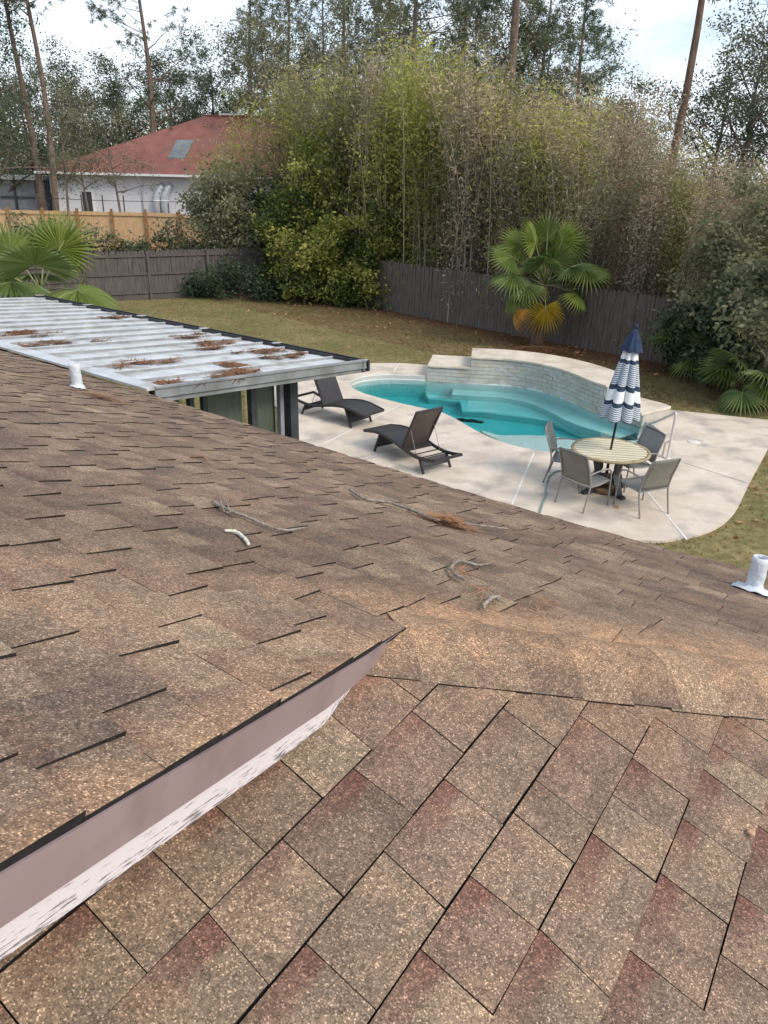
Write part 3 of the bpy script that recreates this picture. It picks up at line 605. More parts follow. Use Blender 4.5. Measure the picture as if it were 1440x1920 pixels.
def clip_poly(P, f):
    """keep the side f(p) <= 0"""
    out = []
    for i in range(len(P)):
        a, b = P[i], P[(i+1) % len(P)]; fa, fb = f(a), f(b)
        if fa <= 0: out.append(a)
        if (fa < 0 < fb) or (fb < 0 < fa):
            t = fa/(fa-fb); out.append(tuple(a[k]+(b[k]-a[k])*t for k in range(len(a))))
    return out
def hip_distance(P):
    w = np.asarray(P)-H0; return float(np.linalg.norm(w-hd*(w@hd)))
PIECES = []
def courses(ptf, s_lo, s_hi, t_lo, t_hi, clips, along_is_t, which, seed, expo=0.1357, tw=(0.12, 0.23), gw=(0.09, 0.19), joints=None):
    """lay staggered tabs. along_is_t: courses run along t (slope A) else along s (slope B)"""
    R = random.Random(seed); lo = s_lo; row = 0
    while lo < s_hi:
        hi = lo+expo; a = t_lo-R.random()*0.3; tooth = R.random() < 0.5; ld = 0.0; fix = list((joints or {}).get(row, []))
        if which == 'B':
            q = fix[0] if fix else R.uniform(1.6, 1.8)
            while q > -2.6: q -= R.uniform(.11, .23); fix.insert(0, q)
            q = fix[-1]
            while q < 5.3: q += R.uniform(.11, .23); fix.append(q)
        while a < t_hi:
            w = R.uniform(*(tw if tooth else gw)); b = a+w
            while fix and fix[0] <= a+.02: fix.pop(0)
            if fix and (which == 'B' or b > fix[0]-.11): b = fix[0]
            rd = R.uniform(0.004, 0.016)*(1 if tooth else -1)
            if which == 'B': rd = .0026+R.gauss(0, .0022)
            jit = R.uniform(-0.003, 0.002)
            # corners: (fall, along, v) ; tooth narrows towards its butt
            P = [(lo-0.006, a-ld, 0.0), (lo-0.006, b+rd, 0.0), (hi+jit, b-rd, 1.0), (hi+jit, a+ld, 1.0)]
            if not tooth: P = [(lo-0.006, a-ld, 0.0), (lo-0.006, b+rd, 0.0), (hi+jit, b-rd, 1.0), (hi+jit, a+ld, 1.0)]
            ld = -rd
            if which == 'B': g0, g1 = lo+R.uniform(.0010, .0019), R.uniform(.0009, .0015); P = [(g0, P[0][1]+g1, 0.0), (g0+R.uniform(-.0008, .0008), P[1][1]-g1, 0.0), (P[2][0], P[2][1]-g1, 1.0), (P[3][0]+R.uniform(-.0015, .0015), P[3][1]+g1, 1.0)]
            Q = P
            for cl in clips:
                Q = clip_poly(Q, cl)
                if len(Q) < 3: break
            if len(Q) >= 3:
                h = (R.uniform(0.0080, 0.0105) if tooth else R.uniform(0.0030, 0.0045)) if which == 'A' else (R.uniform(0.0046, 0.0056) if tooth else R.uniform(0.0034, 0.0042))
                rv = R.random()
                h0 = 0.004 if tooth and which == 'A' else 0.001; top = [ptf(p[0], p[1], h0+(h-h0)*p[2]) for p in Q]; bot = [ptf(p[0], p[1], -0.006) for p in Q]
                PIECES.append((which, top, bot, [(p[2], (p[1]-a)/(b-a)) for p in Q], rv))
            a = b; tooth = not tooth
        lo = hi; row += 1
clipA = lambda p: (p[1]-rake_t(p[0])) if p[0] < S_TIP else (p[1]-(T0+hA_m*(p[0]-S0))+min(.09, max(0, p[0]-S_TIP)))
fA = lambda s, t, o=0.0: Apt(s, t, o)
courses(lambda f, a, o: Apt(f, a, o), -0.9, 4.02, -11.2, 2.9, [clipA, lambda p: p[0]-4.0], True, 'A', 5)
clipB = lambda p: (p[1]-(SB0+(p[0]-TB0)/hB_m)+min(.09, max(0, p[0]-TB0+.1)))
courses(lambda f, a, o: Bpt(a, f, o), -1.3235, 2.9, -2.6, 5.4, [clipB], False, 'B', 9, 0.1325, (0.14, 0.24), (0.12, 0.22), {5: [.72, .93, 1.134], 6: [.62, .829, 1.046, 1.308], 7: [.74, .91, 1.083, 1.191, 1.441], 8: [.70, .907, 1.168, 1.291, 1.423], 9: [.80, 1.0, 1.193, 1.361, 1.531]})

def roof():
    mainr = None
    # decks under the shingles
    mb = MB()
    tl = [Apt(-0.9, t, -0.008) for t in (-11.2,)]
    ring = [(-0.9, -11.2), (-0.9, rake_t(-0.9)), (S_TIP, rake_t(S_TIP))]+[(s, T0+hA_m*(s-S0)) for s in np.linspace(S_TIP, 4.0, 8)[1:]]+[(4.0, t) for t in np.linspace(2.5, -11.2, 40)]
    top = [Apt(s, min(t, 3), -0.008) for s, t in ring]; n = len(top)
    # build as strips to follow the slightly wavy eave
    ts = np.linspace(-11.2, T0+hA_m*(4.0-S0), 60)
    for i in range(len(ts)-1):
        a, b = ts[i], ts[i+1]
        def smin(t):
            if t <= rake_t(S_TIP): 
                return -0.9
            return S0+(t-T0)/hA_m
        if a < rake_t(S_TIP) < b: b2 = rake_t(S_TIP)-1e-4; segs = [(a, b2), (b2+2e-4, b)]
        else: segs = [(a, b)]
        for (x, y) in segs:
            def sl(t):
                if t <= rake_t(S_TIP):
                    st = (t-rk_c)/rk_m if t > rake_t(-0.9)-1e9 else -0.9
                    # left of the rake line everything belongs to the slope
                    return -0.9 if t <= min(rake_t(-0.9), rake_t(S_TIP)) else max(-0.9, min(S_TIP, (t-rk_c)/rk_m))
                return S0+(t-T0)/hA_m
            ss = np.linspace(0, 1, 6)
            V = [Apt(sl(t)+(4.0-sl(t))*q, t, -0.007) for q in ss for t in (x, y)]
            mb.add(V, [(2*k, 2*k+2, 2*k+3, 2*k+1) for k in range(5)])
    # rake corner filler (rake leans over the lower slope)
    tt = np.linspace(rake_t(S_TIP), rake_t(-0.9), 12)
    main = mb.obj('main_roof_slope', 'asphalt_edge', HOUSE, world=True)
    V = []; mb = MB()
    for t in tt: V.append(Apt(-0.9, t, -0.007)); V.append(Apt(max(-0.9, min(S_TIP, (t-rk_c)/rk_m)), t, -0.007))
    hipm = MB()
    tb = [(-1.35, -2.6)]
    poly = [Bpt(-2.6, -1.35, -0.007), Bpt(-2.6, 2.95, -0.007), Bpt(SB0+(2.95-TB0)/hB_m, 2.95, -0.007), Bpt(SB0+(-1.35-TB0)/hB_m, -1.35, -0.007)]
    hipm.add(poly, [(0, 1, 2, 3)]); hip = hipm.obj('hip_roof_slope', 'asphalt_edge', HOUSE, world=True)
    # single shingles: the ones that show largest are parts, the rest one field for each slope
    def area(top):
        c = np.mean(top, axis=0)
        if (c-EYE)@CF < 0.25: return 0
        q = [project(p) for p in top]; cu = np.mean([a for a, b in q]); cv = np.mean([b for a, b in q])
        if not (-60 < cu < 1500 and -60 < cv < 1990): return 0
        return abs(sum(q[i][0]*q[(i+1) % len(q)][1]-q[(i+1) % len(q)][0]*q[i][1] for i in range(len(q))))/2
    order = sorted(range(len(PIECES)), key=lambda i: -area(PIECES[i][1])); big = set(order[:300])
    field = {'A': MB(), 'B': MB()}
    for i, (w, top, bot, vv, rv) in enumerate(PIECES):
        mb = MB() if i in big else field[w]; n = len(top)
        tint = []
        for p, (v, al) in zip(top, vv):
            d = hip_distance(p); sand = max(0, 1-abs(d-0.16)/0.26)**1.3 if w == 'A' else max(0, 1-d/0.30)*0.5
            if w == 'A' and (p-P0)@sA < 0: sand *= 0.3
            if w == 'A':
                rk = rake_t(float(p@sA))-float(p@tA)
                if float(p@sA) < S_TIP: sand = max(sand, max(0, 1-rk/0.10)*0.55)
            tint.append((rv, v, sand, 0.30 if w == 'A' else max(0, min(0.85, al*1.5-.40))))
        mb.add(top, [tuple(range(n))], 0, False, tint); mb_o = len(mb.v)
        V = [top[k] for k in range(n)]+[bot[k] for k in range(n)]
        mb.add(V, [(k, n+k, n+(k+1) % n, (k+1) % n) for k in range(n)], 1)
        if i in big: mb.obj('shingle', ['shingle_granules', 'asphalt_edge'], main if w == 'A' else hip, world=True)
    for w, par in (('A', main), ('B', hip)):
        tag(field[w].obj('shingle_field', ['shingle_granules', 'asphalt_edge'], par, world=True), kind='stuff')
    # hip caps: bent tabs lapped down the hip
    sideA = np.cross(hd, nAu); sideA = sideA/np.linalg.norm(sideA); sideB = np.cross(hd, nBu); sideB = sideB/np.linalg.norm(sideB)
    if sideA@sA < 0: sideA = -sideA
    if sideB@tB < 0: sideB = -sideB
    R = random.Random(21); d = -0.02; mid = nAu+nBu; mid = mid/np.linalg.norm(mid); caps = []
    d = -0.155
    while d < 4.9:
        e = 0.135; k0 = 0.0 if d < -.03 else -1.0; mb = MB(); rv = R.random(); wA, wB = 0.15+R.uniform(-.006, .006), 0.150+R.uniform(-.004, .004); V = []; T = []
        for q, dd, v in ((0, d-0.03, 0.0), (1, d+e*0.5, 0.5), (2, d+e, 1.0)):
            base = H0+hd*dd; lift = (0.011+0.007*v)*(1 if dd > .12 else .8)
            prof = []
            for k in np.linspace(k0, 1, 13):
                # round the fold: quadratic near the crest
                if k < 0: off = sideA*(wA*-k)*1.0+nAu*(lift*(1-k*k)+.003*k*k); n_ = nAu
                else: off = sideB*(wB*k)+nBu*(lift*(1-.55*k*k)); n_ = nBu
                rnd = max(0, 1-abs(k)/0.45); off = off+mid*(0.016*(1-k*k)*min(1, max(0, dd-.05)/.45)-0.010*rnd*rnd)
                P = base+off; prof.append(P)
                T.append((rv, 0.55+v*0.3, (0.9 if k < 0.15 else max(0, 0.9-(k-0.15)*1.0))*(0.80-0.38*v), 0.3))
            V += prof
        m = 13
        mb.add(V, [(a*m+k, (a+1)*m+k, (a+1)*m+k+1, a*m+k+1) for a in range(2) for k in range(m-1)], 0, True, T)
        low = [p-mid*0.008 for p in V]
        edge = [m-1, 2*m-1, 3*m-1]; mb.add([V[i] for i in edge]+[low[i] for i in edge], [(0, 3, 4, 1), (1, 4, 5, 2)], 1)
        mb.add(V[2*m:]+low[2*m:], [(k, m+k, m+k+1, k+1) for k in range(m-1)], 1)
        mb.obj('hip_cap', ['shingle_granules', 'asphalt_edge'], hip, world=True)
        d += e
    # gable overhang: drip metal, fascia board, soffit, gable wall
    sl = np.linspace(-0.9, S_TIP-0.02, 14); rk = [Apt(s, rake_t(s), 0.0) for s in sl]
    dirv = rk[-1]-rk[0]; dirv[2] = 0; dirv /= np.linalg.norm(dirv); outv = np.array([dirv[1], -dirv[0], 0])
    if outv@tA < 0: outv = -outv
    def strip(name, o1, z1, o2, z2, mat, th=0.02, uv=False):
        mb = MB(); V = []
        for p in rk:
            floor = PB[2]-KB*float(p@tB)+0.012
            za, zb = p[2]+z1, p[2]+z2
            V.append(p*[1, 1, 0]+outv*o1+[0, 0, max(za, floor)]); V.append(p*[1, 1, 0]+outv*o2+[0, 0, max(zb, floor-0.004)])
            V.append(p*[1, 1, 0]+outv*(o2-th)+[0, 0, max(zb, floor-0.004)]); V.append(p*[1, 1, 0]+outv*(o1-th)+[0, 0, max(za, floor)])
        n = len(rk); F = []
        for i in range(n-1):
            for k in range(4): F.append((4*i+k, 4*i+(k+1) % 4, 4*(i+1)+(k+1) % 4, 4*(i+1)+k))
        F += [(0, 3, 2, 1), (4*n-4, 4*n-3, 4*n-2, 4*n-1)]
        mb.add(V, F, 0); ob = mb.obj(name, mat, HOUSE, world=True)
        if uv:
            uvl = ob.data.uv_layers.new(name='UVMap'); L0 = [np.linalg.norm(p-rk[0]) for p in rk]
            for lp in ob.data.loops:
                i, k = divmod(lp.vertex_index, 4); uvl.data[lp.index].uv = (L0[i], {0: 0.056, 1: 0.0, 2: -0.02, 3: 0.08}[k])
        return ob
    strip('drip_edge', 0.004, -0.006, -0.002, -0.078, 'fascia_metal', 0.006)
    strip('fascia_board', -0.010, -0.076, -0.012, -0.131, 'peeling_white_paint', 0.03, True)
    strip('soffit', -0.035, -0.118, -0.30, -0.122, 'white_trim', 0.01)
    strip('gable_wall', -0.30, -0.03, -0.30, -1.2, 'house_wall', 0.05)
    # eave fascia and walls below
    mb = MB(); ts = np.linspace(-11.2, T0+hA_m*(4.0-S0), 50)
    V = []
    for t in ts:
        p = Apt(4.0, t, -0.004); V += [p, p-np.array([0, 0, 0.16]), p-np.array([0, 0, 0.16])-sA*0.03, p-sA*0.03]
    F = [(4*i+k, 4*i+(k+1) % 4, 4*i+4+(k+1) % 4, 4*i+4+k) for i in range(len(ts)-1) for k in range(4)]
    mb.add(V, F); mb.obj('eave_fascia', 'fascia_metal', HOUSE, world=True)
    mb = MB()
    c = [sA*3.45+tA*(-11), sA*3.45+tA*1.6, sA*-3+tA*1.6, sA*-3+tA*(-11)]
    mb.prism([(p[0], p[1]) for p in c][::-1], -0.05, 2.62); mb.obj('wall', 'house_wall', HOUSE, world=True)
roof()

# ------------------------------------------------------------------ metal patio cover
def patio_cover():
    ZH, ZB = 2.80, 2.58                                      # house side, outer side
    cR = gp(681, 684, ZB); near_ = None
    depth = 2.95; back_dir = -tA                              # the outer edge runs to the left along the house
    O = cR - sA*depth                                         # inner right corner
    Wd = 7.7
    root = thing('patio_cover', 'white ribbed metal patio roof with grey fascia against the shingle eave', 'patio cover', (float(cR[0]), float(cR[1]), 0))
    def pt(a, b, off=0.0):                                    # a: 0 house side .. 1 outer edge, b metres leftwards from the right end
        p = O+sA*depth*a+back_dir*b; return np.array([p[0], p[1], ZH+(ZB-ZH)*a+off])
    npan = 18; w = Wd/npan
    prof = [(0.0, 0.0), (0.002, 0.030), (0.014, 0.034), (0.028, 0.030), (0.032, 0.003), (0.10, 0.0), (w*0.62, 0.008), (w-0.016, 0.0), (w, 0.0)]
    for i in range(npan):
        mb = MB(); b0 = 0.06+i*w
        sa = np.linspace(-0.02, 1.0, 4)
        V = [pt(a, b0+x, z) for a in sa for x, z in prof]; m = len(prof)
        for k in range(m-1): mb.add([V[r*m+j] for r in range(4) for j in (k, k+1)], [(2*r, 2*r+1, 2*r+3, 2*r+2) for r in range(3)], 1 if k == 0 else 0)  # right flank of each rib gets the painted shade
        mb.obj('roof_panel', ['metal_white', 'rib_shade'], root, world=True)
    # flashing on the shingles, right-hand fascia in two lips, outer gutter
    mb = MB(); mb.add([pt(-0.06, 0, 0.052), pt(0.0, 0, 0.058), pt(0.0, Wd, 0.058), pt(-0.06, Wd, 0.052), pt(-0.06, 0, 0.03), pt(0.0, 0, 0.03), pt(0.0, Wd, 0.03), pt(-0.06, Wd, 0.03)], [(0, 1, 2, 3), (4, 7, 6, 5), (0, 4, 5, 1), (3, 2, 6, 7), (0, 3, 7, 4), (1, 5, 6, 2)]); mb.obj('flashing', 'metal_white', root, world=True)
    def lip(b, z1, z0, th, nm, mat='metal_trim'):
        mb = MB(); mb.add([pt(-0.03, b, z1), pt(1.02, b, z1), pt(1.02, b, z0), pt(-0.03, b, z0), pt(-0.03, b+th, z1), pt(1.02, b+th, z1), pt(1.02, b+th, z0), pt(-0.03, b+th, z0)], [(0, 3, 2, 1), (4, 5, 6, 7), (0, 1, 5, 4), (3, 7, 6, 2), (0, 4, 7, 3), (1, 2, 6, 5)]); mb.obj(nm, mat, root, world=True)
    lip(-0.015, 0.056, 0.040, 0.07, 'top_trim'); lip(0.0, 0.040, -0.032, 0.03, 'fascia'); lip(-0.012, -0.032, -0.046, 0.05, 'fascia_bead'); lip(0.012, -0.046, -0.098, 0.03, 'fascia')
    mb = MB()
    for a0, a1, z0, z1 in ((0.995, 1.002, -0.09, 0.045), (1.035, 1.045, -0.09, 0.045), (0.995, 1.042, -0.09, -0.082)):
        mb.add([pt(a0, 0, z0), pt(a1, 0, z0), pt(a1, Wd, z0), pt(a0, Wd, z0), pt(a0, 0, z1), pt(a1, 0, z1), pt(a1, Wd, z1), pt(a0, Wd, z1)], [(0, 1, 2, 3), (4, 7, 6, 5), (0, 4, 5, 1), (3, 2, 6, 7), (0, 3, 7, 4), (1, 5, 6, 2)])
    mb.obj('gutter', 'gutter_dark', root, world=True)
    for i in range(6):
        mb = MB(); b = 0.05+Wd*i/5*0.985; mb.beam(pt(0.99, b, 0.05), pt(1.045, b, 0.045), 0.035, 0.012); mb.obj('gutter_strap', 'metal_white', root, world=True)
    # ceiling, glazed end wall, posts
    mb = MB(); mb.add([pt(0, 0.06, -0.03), pt(1, 0.06, -0.03), pt(1, Wd, -0.03), pt(0, Wd, -0.03)], [(0, 1, 2, 3)]); mb.obj('ceiling', 'metal_trim', root, world=True)
    def post(a, b, wd=0.10, z0=0.0, mat='frame_dark', nm='post'):
        p = pt(a, b, -0.03); mb = MB(); mb.box((p[0], p[1], (p[2]+z0)/2), (wd, wd, p[2]-z0), -AZA); mb.obj(nm, mat, root, world=True)
    WA = 0.70                                                 # the glazed wall stops short of the outer edge
    post(WA+0.01, 0.42, 0.13); post(WA-0.045, 0.43, 0.06, 0, 'shed_grey', 'door_jamb')
    for a in (0.50, 0.27, 0.21, 0.06): post(a, 0.42, 0.075 if a == 0.5 else 0.06, nm='mullion')
    for b in (2.9, 5.3, 7.5): post(WA+0.01, b, 0.13)
    z_of = lambda a: ZH+(ZB-ZH)*a-0.06
    for a0, a1 in ((0.52, 0.655), (0.30, 0.48), (0.08, 0.19)):
        p, q = pt(a0, 0.47), pt(a1, 0.47); mb = MB(); mb.add([(p[0], p[1], 0.1), (q[0], q[1], 0.1), (q[0], q[1], z_of(a1)), (p[0], p[1], z_of(a0))], [(0, 1, 2, 3)]); mb.obj('pane', 'dim_glass', root, world=True)
        mb = MB(); V = []; n = 40
        for k in range(n+1):
            a = a0+(a1-a0)*k/n; p = pt(a, 0.53+0.006*math.sin(k*.9)+0.010*math.sin(k*0.32)); V += [(p[0], p[1], 0.12), (p[0], p[1], z_of(a)-0.03)]
        mb.add(V, [(2*k, 2*k+2, 2*k+3, 2*k+1) for k in range(n)], 0, True); mb.obj('curtain', 'curtain', root, world=True)
    for z in (0.06, 0.95):
        mb = MB(); p, q = pt(0, 0.42), pt(WA, 0.42); mb.beam((p[0], p[1], z), (q[0], q[1], z), 0.05, 0.05); mb.obj('sash_rail', 'frame_dark', root, world=True)
    p0_, p1_, p2_ = pt(WA, 0.45), pt(WA, Wd), pt(0, Wd)
    mb = MB(); mb.prism([(pt(-.1, .6)[0], pt(-.1, .6)[1]), (pt(WA, .6)[0], pt(WA, .6)[1]), (p1_[0], p1_[1]), (pt(-.1, Wd)[0], pt(-.1, Wd)[1])], -0.1, 0.02); mb.obj('slab', 'deck_concrete', root, world=True)
    mb = MB(); mb.beam((p0_[0], p0_[1], 0.45), (p1_[0], p1_[1], 0.45), 0.08, 0.9); mb.obj('knee_wall', 'house_wall', root, world=True)
    # heaps of pine straw between the ribs
    R = np.random.default_rng(4)
    spots = [((55, 638), 62, 7, 'long thin'), ((105, 656), 90, 8, 'long brown'), ((40, 633), 40, 5, 'short'), ((262, 693), 75, 9, 'dense brown'), ((425, 717), 50, 14, 'thick round'), ((330, 740), 50, 6, 'sparse grey'), ((395, 645), 45, 6, 'faint'), ((355, 622), 55, 7, 'brown'), ((400, 635), 50, 7, 'wide'), ((490, 650), 60, 9, 'dark'), ((540, 657), 42, 7, 'rusty'), ((425, 688), 30, 5, 'small'), ((215, 585), 30, 4, 'thin'), ((465, 700), 40, 3, 'scant')]
    where = ['by the left photo edge, lowest band', 'left of the vent pipe, largest band', 'by the left photo edge, upper band', 'mid roof above the vent pipe', 'nearest the grey fascia, roundest', 'nearest the flashing corner', 'near the centre of the metal roof', 'below the gutter, leftmost', 'below the gutter, middle', 'below the gutter, close to the corner', 'close to the outer corner', 'small patch above the round heap', 'far strip beside the gutter start', 'thin trail beside the fascia']
    for k, ((u, v), wpx, hpx, nm) in enumerate(spots):
        c = gp(u, v, 2.70); a = ((c-O)@sA)/depth; b = (c-O)@back_dir; c = pt(a, b, 0.02)
        d = np.linalg.norm(c-EYE); lw = wpx/FPX*d*0.6; n = 230
        cl = R.normal(0, lw*0.7, 7); cy = R.uniform(-.12, .12, 7); ci = R.integers(0, 7, n); x = cl[ci]+R.normal(0, lw*0.24, n); y = np.clip(cy[ci]+R.normal(0, 0.045, n), -0.17, 0.17)
        ang = R.normal(0, 0.9, n); L_ = R.uniform(0.05, 0.14, n); wd = R.uniform(0.003, 0.008, n)
        ctr = c+np.outer(x, sA)+np.outer(y, tA)+np.stack([0*x, 0*x, (ZB-ZH)/depth*x+0.003+R.random(n)*0.008], 1)
        dv = np.outer(np.cos(ang), sA)+np.outer(np.sin(ang), tA)+np.stack([0*x, 0*x, R.normal(0, .12, n)], 1); sd = np.cross(dv, [0, 0, 1.0])
        V = np.stack([ctr-dv*L_[:, None]/2-sd*wd[:, None], ctr+dv*L_[:, None]/2-sd*wd[:, None], ctr+dv*L_[:, None]/2+sd*wd[:, None], ctr-dv*L_[:, None]/2+sd*wd[:, None]], 1)
        o = leafmesh('pine_straw_heap', V-c, R.random(n), 'pine_straw'); o.location = c
        tag(o, nm+' pine straw on the metal roof, '+where[k], 'pine straw')
patio_cover()

# ------------------------------------------------------------------ fences
def dark_fence(P, Q, label, mat, hgt=1.83, rails=True, cam_side=1, zs=None, pick=0.14, seed=1, h2=None):
    P, Q = np.array(P, float), np.array(Q, float); d = Q-P; Ln = np.linalg.norm(d); d /= Ln; nrm = np.array([-d[1], d[0]])
    root = thing('wooden_fence', label, 'fence', (P[0], P[1], 0)); R = random.Random(seed)
    n = int(Ln/pick); base = None
    for i in range(n):
        c = P+d*(i+0.5)*pick; z = float(gz(c[0], c[1]))-0.02; h = (hgt if h2 is None else hgt+(h2-hgt)*i/n)+R.uniform(-.02, .02)
        if base is None:
            mb = MB(); w = 0.134/2; t = 0.009; mb.prism([(-w, -t), (w, -t), (w, t), (-w, t)], 0, 0.955)
            mb.add([(-w, -t, .955), (w, -t, .955), (w*.6, -t, 1), (-w*.6, -t, 1), (-w, t, .955), (w, t, .955), (w*.6, t, 1), (-w*.6, t, 1)], [(0, 1, 2, 3), (5, 4, 7, 6), (3, 2, 6, 7), (0, 3, 7, 4), (1, 5, 6, 2)])
            base = mb.obj('picket', mat, root); ob = base
        else: ob = base.copy(); COL.objects.link(ob); ob.parent = root
        ob.location = (c[0]-P[0]+nrm[0]*R.uniform(-.004, .004), c[1]-P[1]+nrm[1]*R.uniform(-.004, .004), z); ob.rotation_euler = (R.uniform(-.008, .008), R.uniform(-.01, .01), math.atan2(d[1], d[0])); ob.scale = (1, 1, h)
    m = max(2, int(round(Ln/2.4))+1)
    for i in range(m):
        c = P+d*Ln*i/(m-1)+nrm*0.07*cam_side; z = float(gz(c[0], c[1]))-0.1; mb = MB(); mb.box((c[0], c[1], z+(hgt+0.05)/2), (0.1, 0.1, hgt+0.05), math.atan2(d[1], d[0])); mb.obj('post', mat, root, world=True)
    if rails:
        for zr in (0.25, 0.95, 1.62):
            for i in range(m-1):
                a = P+d*(Ln*i/(m-1)+0.05)+nrm*0.035*cam_side; b = P+d*(Ln*(i+1)/(m-1)-0.05)+nrm*0.035*cam_side; mb = MB(); mb.beam((a[0], a[1], float(gz(*a))+zr*hgt/1.83), (b[0], b[1], float(gz(*b))+zr*hgt/1.83), 0.04, 0.09); mb.obj('rail', mat, root, world=True)
    return root
A_ = gp(165, 566, 0)[:2]; B_ = gp(368, 555, 0)[:2]; dd = (B_-A_)/np.linalg.norm(B_-A_)
dark_fence(A_-dd*5.4, A_-dd*0.02, 'grey wooden fence bay low behind the left palm', 'fence_grey', 1.5, True, -1, seed=4)
dark_fence(A_, B_+dd*3.0, 'dark grey weathered wooden fence with rails beside the left palm', 'fence_grey', 1.86, True, -1, seed=5)
C_ = gp(740, 584, 0)[:2]; D_ = gp(1300, 692, 0)[:2]; de = (D_-C_)/np.linalg.norm(D_-C_)
dark_fence(C_-de*6.5, D_+de*4.5, 'long dark brown wooden fence running behind the pool palm', 'fence_brown', 1.83, False, 1, seed=6)

def new_fence():
    pxs = [(-150, 350, 408), (0, 366, 424), (350, 413, 473), (520, 436, 500)]
    P = bearing(-130, 47.0); Q = bearing(520, 43.5); d = (Q-P)[:2]; Ln = np.linalg.norm(d); d /= Ln; nrm = np.array([-d[1], d[0]])
    zb = lambda c: level(*_uvof(c), 1) if False else float(gz(c[0], c[1]))
    root = thing('new_wooden_fence', 'fresh tan wooden fence in front of the red roofed house', 'fence', (P[0], P[1], float(P[2])))
    m = 11; R = random.Random(8)
    for i in range(m):
        c = P[:2]+d*Ln*i/(m-1); z = zb(c)
        mb = MB(); mb.box((c[0]-nrm[0]*.0+nrm[0]*-0.09, c[1]-nrm[1]*0.09, z+0.98), (0.12, 0.12, 2.02), math.atan2(d[1], d[0])); mb.obj('post', 'fence_new_post', root, world=True)
        if i < m-1:
            e = P[:2]+d*Ln*(i+1)/(m-1); z2 = zb(e)
            for zr in (0.22, 1.72):
                mb = MB(); mb.beam((c[0]-nrm[0]*.05, c[1]-nrm[1]*.05, z+zr), (e[0]-nrm[0]*.05, e[1]-nrm[1]*.05, z2+zr), 0.04, 0.10); mb.obj('rail', 'fence_new', root, world=True)
            mb = MB(); L2 = np.linalg.norm(e-c); n = int(L2/0.145)
            for k in range(n):
                q = c+d*(k+.5)*L2/n; zz = z+(z2-z)*(k+.5)/n; mb.box((q[0]+nrm[0]*R.uniform(-.006, .006), q[1]+nrm[1]*R.uniform(-.006, .006), zz+0.92+R.uniform(-.01, .01)), (L2/n-0.006, 0.02, 1.84), math.atan2(d[1], d[0]))
            tag(mb.obj('board_bay', 'fence_new', root, world=True), kind='stuff')
new_fence()

